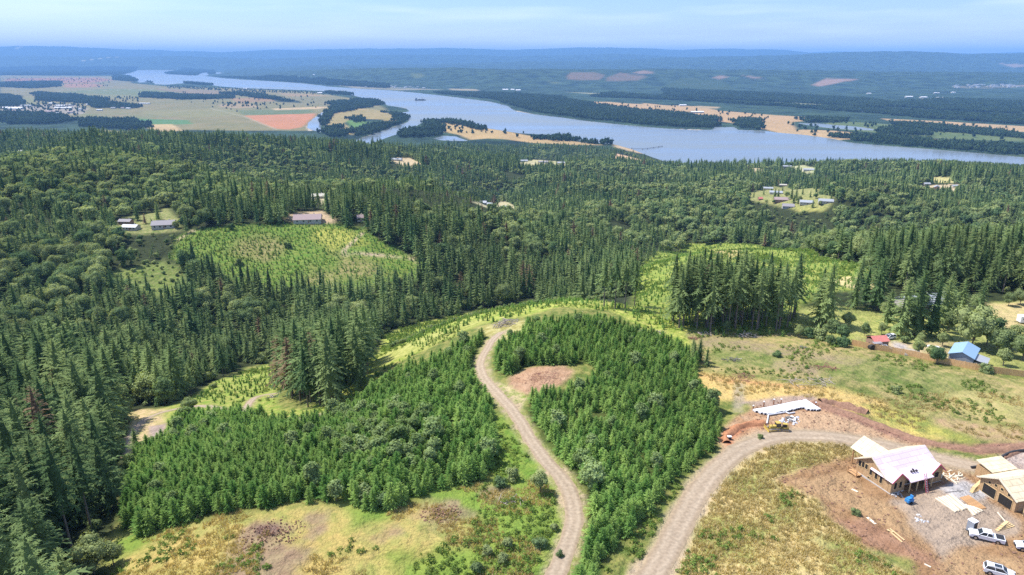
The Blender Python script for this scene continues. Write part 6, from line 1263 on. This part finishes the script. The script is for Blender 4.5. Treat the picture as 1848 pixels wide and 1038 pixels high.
p = place(1842, 583); e = thing('travel_trailer', 'long white travel trailer parked at the right edge by the far tan field', 'trailer', p, R(-4)); MB().box(-1, 8, -1.2, 1.2, .5, 2.9).build('body', m_white, e, bevel=.12); MB().box(-.2, 1.2, -1.23, -1.205, 1.5, 2.2).box(3, 4, -1.23, -1.205, 1.5, 2.2).build('window', m_glass, e); MB().box(1.8, 2.6, -1.23, -1.205, .6, 2.5).build('door', m_wallc, e); MB().beam((-1, 0, .6), (-2.2, 0, .5), .3, .1).build('hitch', m_black, e)
for x in (3, 4): MB().tube((x, -1.15, .38), (x, -.9, .38), .38, n=14).build('wheel', m_tyre, e)
p = place(1690, 566); 
# --- houses among the trees
def house(px, py, wd, dp, eh, rh, roofm, wallm, label, rz, group=None, detail=True, name='house', cat='house', flat=None):
    if flat is None: p = G3(px, py)
    else: x, y = hit(px, py, flat); p = Vector((x, y, gz1(x, y)))
    e = thing(name, label, cat, p, R(rz), group)
    if 330 < py < 385 and px > 1300: e.scale = (.75, .75, .85)
    gable(-wd / 2, wd / 2, -dp / 2, dp / 2, -1.5, eh, eh + rh, 'x').build('wall', wallm, e); a, b = roof_pair(-wd / 2, wd / 2, -dp / 2, dp / 2, eh, eh + rh, .5, 'x', .15); a.v; k = len(a.v); a.add(b.v, b.f); r_ = a.build('roof', roofm, e)
    if detail:
        for x in np.linspace(-wd * .36, wd * .36, 4): MB().box(x - .6, x + .6, -dp / 2 - .05, -dp / 2 - .004, 1, 2.2).build('window', m_glass, e)
        MB().box(wd * .05 - .5, wd * .05 + .5, -dp / 2 - .07, -dp / 2 - .004, 0, 2.1).build('door', m_wallb, e)
        MB().box(wd * .22, wd * .22 + .8, .5, 1.3, eh, eh + rh + .7).build('chimney', m_wallc, r_)
    return e
HS = [(556, 400, 22, 11, 3, 3.2, m_roofb, m_wallc, 'large house with brown grey roof on top of the far cleared hill', 8), (297, 410, 17, 10, 3, 2.6, m_roofg, m_wallc, 'grey roofed house left behind the cleared hill', 12), (237, 414, 12, 7, 2.6, 1.4, m_metal, m_wallc, 'low pale roofed outbuilding left of the grey roofed house', -5), (228, 404, 10, 6, 2.6, 1.4, m_roofg, m_wallb, 'small grey roofed shed behind the low outbuilding', -5),
      (650, 398, 5, 5, 3, 2, m_roofb, m_wallc, 'small peaked house among firs right of the large hill house', 20), (872, 368, 13, 9, 3, 2.6, m_metal, m_wallc, 'white roofed house at the left of the pair in mid forest', -12), (884, 371, 9, 8, 3, 2.2, m_metal, m_wallc, 'small pale house between the pair in mid forest', -10), (912, 377, 12, 9, 3, 2.4, m_metal, m_wallc, 'pale house at the right of the pair in mid forest', 10), (575, 358, 12, 8, 3, 2, m_wallc, m_wallc, 'pale roofed building on the bare patch behind the hill house', 5),
      (1386, 342, 22, 10, 3, 2.4, m_metal, m_wallc, 'pale roofed house at the top left of the hill hamlet', -15), (1400, 350, 26, 12, 3.5, 2.5, m_metal, m_wallc, 'long white roofed house in the middle of the hill hamlet', -18), (1413, 336, 18, 8, 3, 2, m_wallc, m_wallb, 'brown house at the back of the hill hamlet', -12), (1410, 363, 24, 12, 3, 3, m_roofb, m_wallb, 'dark brown roofed house in front of the white roofed one', -10), (1422, 375, 18, 11, 3, 3, m_roofg, m_wallc, 'blue grey roofed house at the lower end of the hill hamlet', -15),
      (1455, 368, 20, 11, 3, 2.4, m_metal, m_wallc, 'grey flat looking building right of the hamlet hedge', -20), (1490, 366, 22, 10, 3, 2.6, m_metal, m_wallc, 'light blue grey roofed house at the right end of the hamlet', -18), (1372, 361, 7, 6, 2.6, 2, m_redroof, m_wallb, 'tiny red shed at the left of the hamlet', 5),
      (1384, 292, 18, 10, 3, 2, m_metal, m_wallc, 'pale roofed house on the wooded skyline above the hamlet', 5), (1420, 302, 22, 10, 3, 2, m_metal, m_wallc, 'long pale house on the ridge right of the skyline house', -10), (1460, 308, 26, 10, 3, 2, m_metal, m_wallc, 'low long house on the ridge among firs', -12), (1690, 342, 16, 11, 5, 3, m_metal, m_wallb, 'brown barn with white roof on the far right clearing', 60), (1672, 334, 14, 9, 3, 2, m_metal, m_wallc, 'pale building left of the brown barn on the right clearing', 0), (1722, 338, 14, 9, 3, 2, m_metal, m_wallc, 'pale building right of the brown barn on the right clearing', 10),
      (715, 290, 26, 12, 3.5, 2.5, m_metal, m_wallc, 'white house on the bare knoll in the middle woods', -5), (945, 292, 24, 11, 3.5, 2.5, m_metal, m_wallc, 'pale house left in the middle wood clearing', 5), (980, 294, 28, 12, 3.5, 2.5, m_roofg, m_wallc, 'grey roofed house centre of the middle wood clearing', 8), (1012, 296, 20, 11, 3.5, 2.5, m_metal, m_wallc, 'pale house right in the middle wood clearing', 12), (1107, 290, 22, 12, 3.5, 2.5, m_metal, m_wallc, 'white building at the foot of the tan river clearing', 0), (70, 283, 22, 10, 3, 2.2, m_roofg, m_wallc, 'grey roofed house far left in the woods', 0), (108, 270, 24, 11, 3, 2.2, m_metal, m_wallc, 'pale roofed house far left in the woods', 12), (40, 275, 18, 10, 3, 2.2, m_metal, m_wallc, 'small white house at the far left edge woods', -8), (1655, 556, 13, 8, 3, 2, m_metal, m_wallc, 'pale roofed house hidden behind the trees of the right yards', 10), (1690, 548, 9, 6, 2.6, 1.5, m_metal, m_wallc, 'small white shed behind the right yard trees', 0)]
for q in HS: house(*q, detail=q[1] > 340)
def far_house(px, py, w, d, hh, roofm, label, cat, group, rz, nm='warehouse'):
    global FH
    x, y = hit(px, py, FP) if py > 160 else hit(px, py); e = MB(); e.box(-w / 2, w / 2, -d / 2, d / 2, -1, hh); 
    o = thing(nm, label, cat, (x, y, gz1(x, y)), R(rz), group); e.build('wall', m_wallc, o); a, b = roof_pair(-w / 2, w / 2, -d / 2, d / 2, hh, hh + d * .14, .6, 'x', .3); a.add(b.v, b.f); a.build('roof', roofm, o); FH = o
tw = [(8,196,70,40),(30,197,120,60),(20,202,90,40),(48,192,100,30),(66,204,60,40),(88,203,130,40),(100,206,60,30),(115,196,140,30),(110,192,90,30),(128,191,40,20),(84,211,50,30),(58,217,60,50),(74,218,40,30),(46,206,50,30),(128,204,40,30),(145,199,40,24),(160,190,40,20),(182,188,40,20),(205,196,40,20),(232,197,36,20),(180,200,44,16),(105,178,50,24),(115,175,30,20),(5,211,60,40),(95,188,60,24),(261,188,110,18),(150,184,30,20),(165,186,30,20),(40,182,30,20),(222,196,30,20)]
for i, (a, b, w, d) in enumerate(tw): far_house(a, b, w * .8, d * .8, 7, [m_metal, m_white, m_roofb][i % 3 if i % 4 else 1], ['white', 'pale'][i % 2] + ' warehouse in the little town on the left river plain', 'warehouse', 'far town buildings on the left plain', rng.uniform(-8, 8)); pool(FH, 'pale warehouse', 'left river town')
for i in range(46):
    a = 1722 + 120 * rng.random(); b = 153 + 6 * rng.random() - (a - 1780) * .01; far_house(a, b, rng.uniform(22, 50), 18, 7, m_metal, 'tiny pale house in the far hillside town on the right', 'house', 'far hillside town houses', rng.uniform(-20, 20), 'town_house'); pool(FH, 'tiny pale house', 'hillside town on the right')
for i in range(26): a = 655 + 110 * rng.random(); far_house(a, 153.5 + 4 * rng.random() + (a - 655) * .03, rng.uniform(20, 40), 16, 6, m_metal, 'tiny pale house in the village across the river', 'house', 'village houses across the river', rng.uniform(-20, 20), 'town_house'); pool(FH, 'tiny pale house', 'village across the river')
for i, (a, b, w, d) in enumerate([(627,154,190,60),(912,163,60,40),(925,163,40,40),(935,164,50,40),(567,136,30,30),(444,161,60,30),(578,169,50,30),(623,183.5,60,30),(1232,191.5,50,24),(1258,204,80,24),(1640,176,60,30),(1666,177,60,30),(1696,178,60,30),(1690,169,50,20),(1720,168,40,20),(1568,170,40,20)]): far_house(a, b, w, d, 8, m_white, ['long white mill building on the far river bank','left white silo building across the river','middle white silo building across the river','right white silo building across the river','white far tower block building','white barn at the near river bank farms','small white building by the tree row','white building at the tip of the farmland','white farmhouse across the river in tan fields','second white farm building in the tan fields','white building left on the far tan hill','white building centre on the far tan hill','white building right on the far tan hill','pale building above the far tan hill','pale building right above the far tan hill','pale far hillside building'][i], 'building', None, rng.uniform(-6, 6), 'farm_building')
x, y = hit(758, 181.5, -250); sh = thing('cargo_ship', 'dark small ship in the middle of the wide river', 'ship', (x, y, -250), R(10)); MB().prism([(-42, 0), (40, 0), (52, 7), (-44, 7)], -8, 8, 1).build('hull', m_black, sh); MB().box(-38, -24, -7, 7, 7, 22).build('bridge', m_greyp, sh); MB().box(-18, 36, -6, 6, 7, 11).build('deck_cargo', m_steel, sh); MB().tube((20, 0, 11), (20, 0, 24), .8).build('mast', m_steel, sh)
m = MB(); S = spline(hits([(1140, 269), (1160, 270), (1195, 265)], -250), 30)
for q in S: m.tube((q[0], q[1], -253), (q[0], q[1], -246), 1.2, n=6)
for a, b in zip(S[:-1], S[1:]): m.beam((a[0], a[1], -247), (b[0], b[1], -247), 3, 1)
tag(m.build('pile_dike', m_steel), 'thin dark pile dike reaching into the river from the near beach', 'pile dike')
# trees of the hamlet gardens
HT = [(1378,352,.5),(1392,346,.45),(1398,357,.6),(1404,357,.55),(1420,357,.7),(1428,359,.65),(1436,361,.7),(1444,363,.6),(1432,367,.5),(1440,368,.5),(1472,358,.5),(1448,352,.45),(1462,356,.4),(1480,371,.5),(1466,375,.45),(1360,356,.45),(1352,354,.4),(1412,345,.4),(1500,360,.5),(1396,368,.5),(262,404,.4),(275,412,.4),(318,412,.5),(248,398,.6),(286,398,.7)]
for i, (a, b, s_) in enumerate(HT):
    x, y = hit(a, b)
    if i % 3 == 1: e = tree('broadleaf_tree', bl_hi[i % 4], x, y, s_, i * 1.3, 'garden tree', 'broadleaf tree', 'garden trees of the far houses')
    else: e = tree('fir_tree', fir_hi[(0, 1, 5)[i % 3]], x, y, s_ * .8, i * 1.3, 'garden fir', 'fir tree', 'garden trees of the far houses')
    pool(e, 'small garden tree', 'hill hamlet' if a > 1000 else 'yard left of cleared hill')
# clods and stones strewn over the bare ground
CL = np.concatenate([np.stack(poly_pts(P, .9), 1) for P in (SITE, PAD)]); k = (rng.random(len(CL)) < .34) & (fbm(CL[:, 0], CL[:, 1], 5, 44, 3) > -.12) & (roadd(CL[:, 0], CL[:, 1]) > 3); CL = CL[k]
q = hits([(1610,905),(1690,880),(1740,868),(1770,880),(1780,900),(1840,940),(1850,960),(1800,975),(1720,985),(1700,1010),(1650,960),(1640,935)]); CL = CL[sdist(q, CL[:, 0], CL[:, 1]) < 0]
m = MB(); sx = [(-1,-1,-1),(1,-1,-1),(1,1,-1),(-1,1,-1),(-1,-1,1),(1,-1,1),(1,1,1),(-1,1,1)]; m.add([[.5 * (e + rs.uniform(-.4, .4)) for e in f] for f in sx], [(0,3,2,1),(4,5,6,7),(0,1,5,4),(1,2,6,5),(2,3,7,6),(3,0,4,7)])
stuff('dirt_clods', np.column_stack([CL, ground(CL[:, 0], CL[:, 1])]), [mesh_np('clod', m.v, m.f, m_clod)], 'brown clods of earth strewn over the bare building ground', 'clods', scale=(.1, .38))

spread()
# ------------------------------------------------------------------ the air between
hm = bpy.data.materials.new('haze'); hm.use_nodes = True; t = hm.node_tree; t.nodes.clear()
pv = nd(t, 'ShaderNodeVolumePrincipled'); pv.inputs['Color'].default_value = (.27, .55, 1.0, 1); pv.inputs['Density'].default_value = 4.6e-5; pv.inputs['Anisotropy'].default_value = 0.0
o_ = nd(t, 'ShaderNodeOutputMaterial'); t.links.new(pv.outputs[0], o_.inputs['Volume'])
zt = max(float(Z.max()) + 25, 140); zb = float(Z.min()) - 1.5
xs, y0_, y1_ = 66000, -2500, 52500
V = [(-xs, y0_, zb), (xs, y0_, zb), (xs, y1_, zb), (-xs, y1_, zb), (-xs, y0_, zt), (xs, y0_, zt), (xs, y1_, zt), (-xs, y1_, zt)]
me = mesh_np('haze', V, [(0, 3, 2, 1), (4, 5, 6, 7), (0, 1, 5, 4), (1, 2, 6, 5), (2, 3, 7, 6), (3, 0, 4, 7)], hm)
tag(link('haze', me), 'pale blue summer haze filling the valley air', 'haze', kind='stuff')
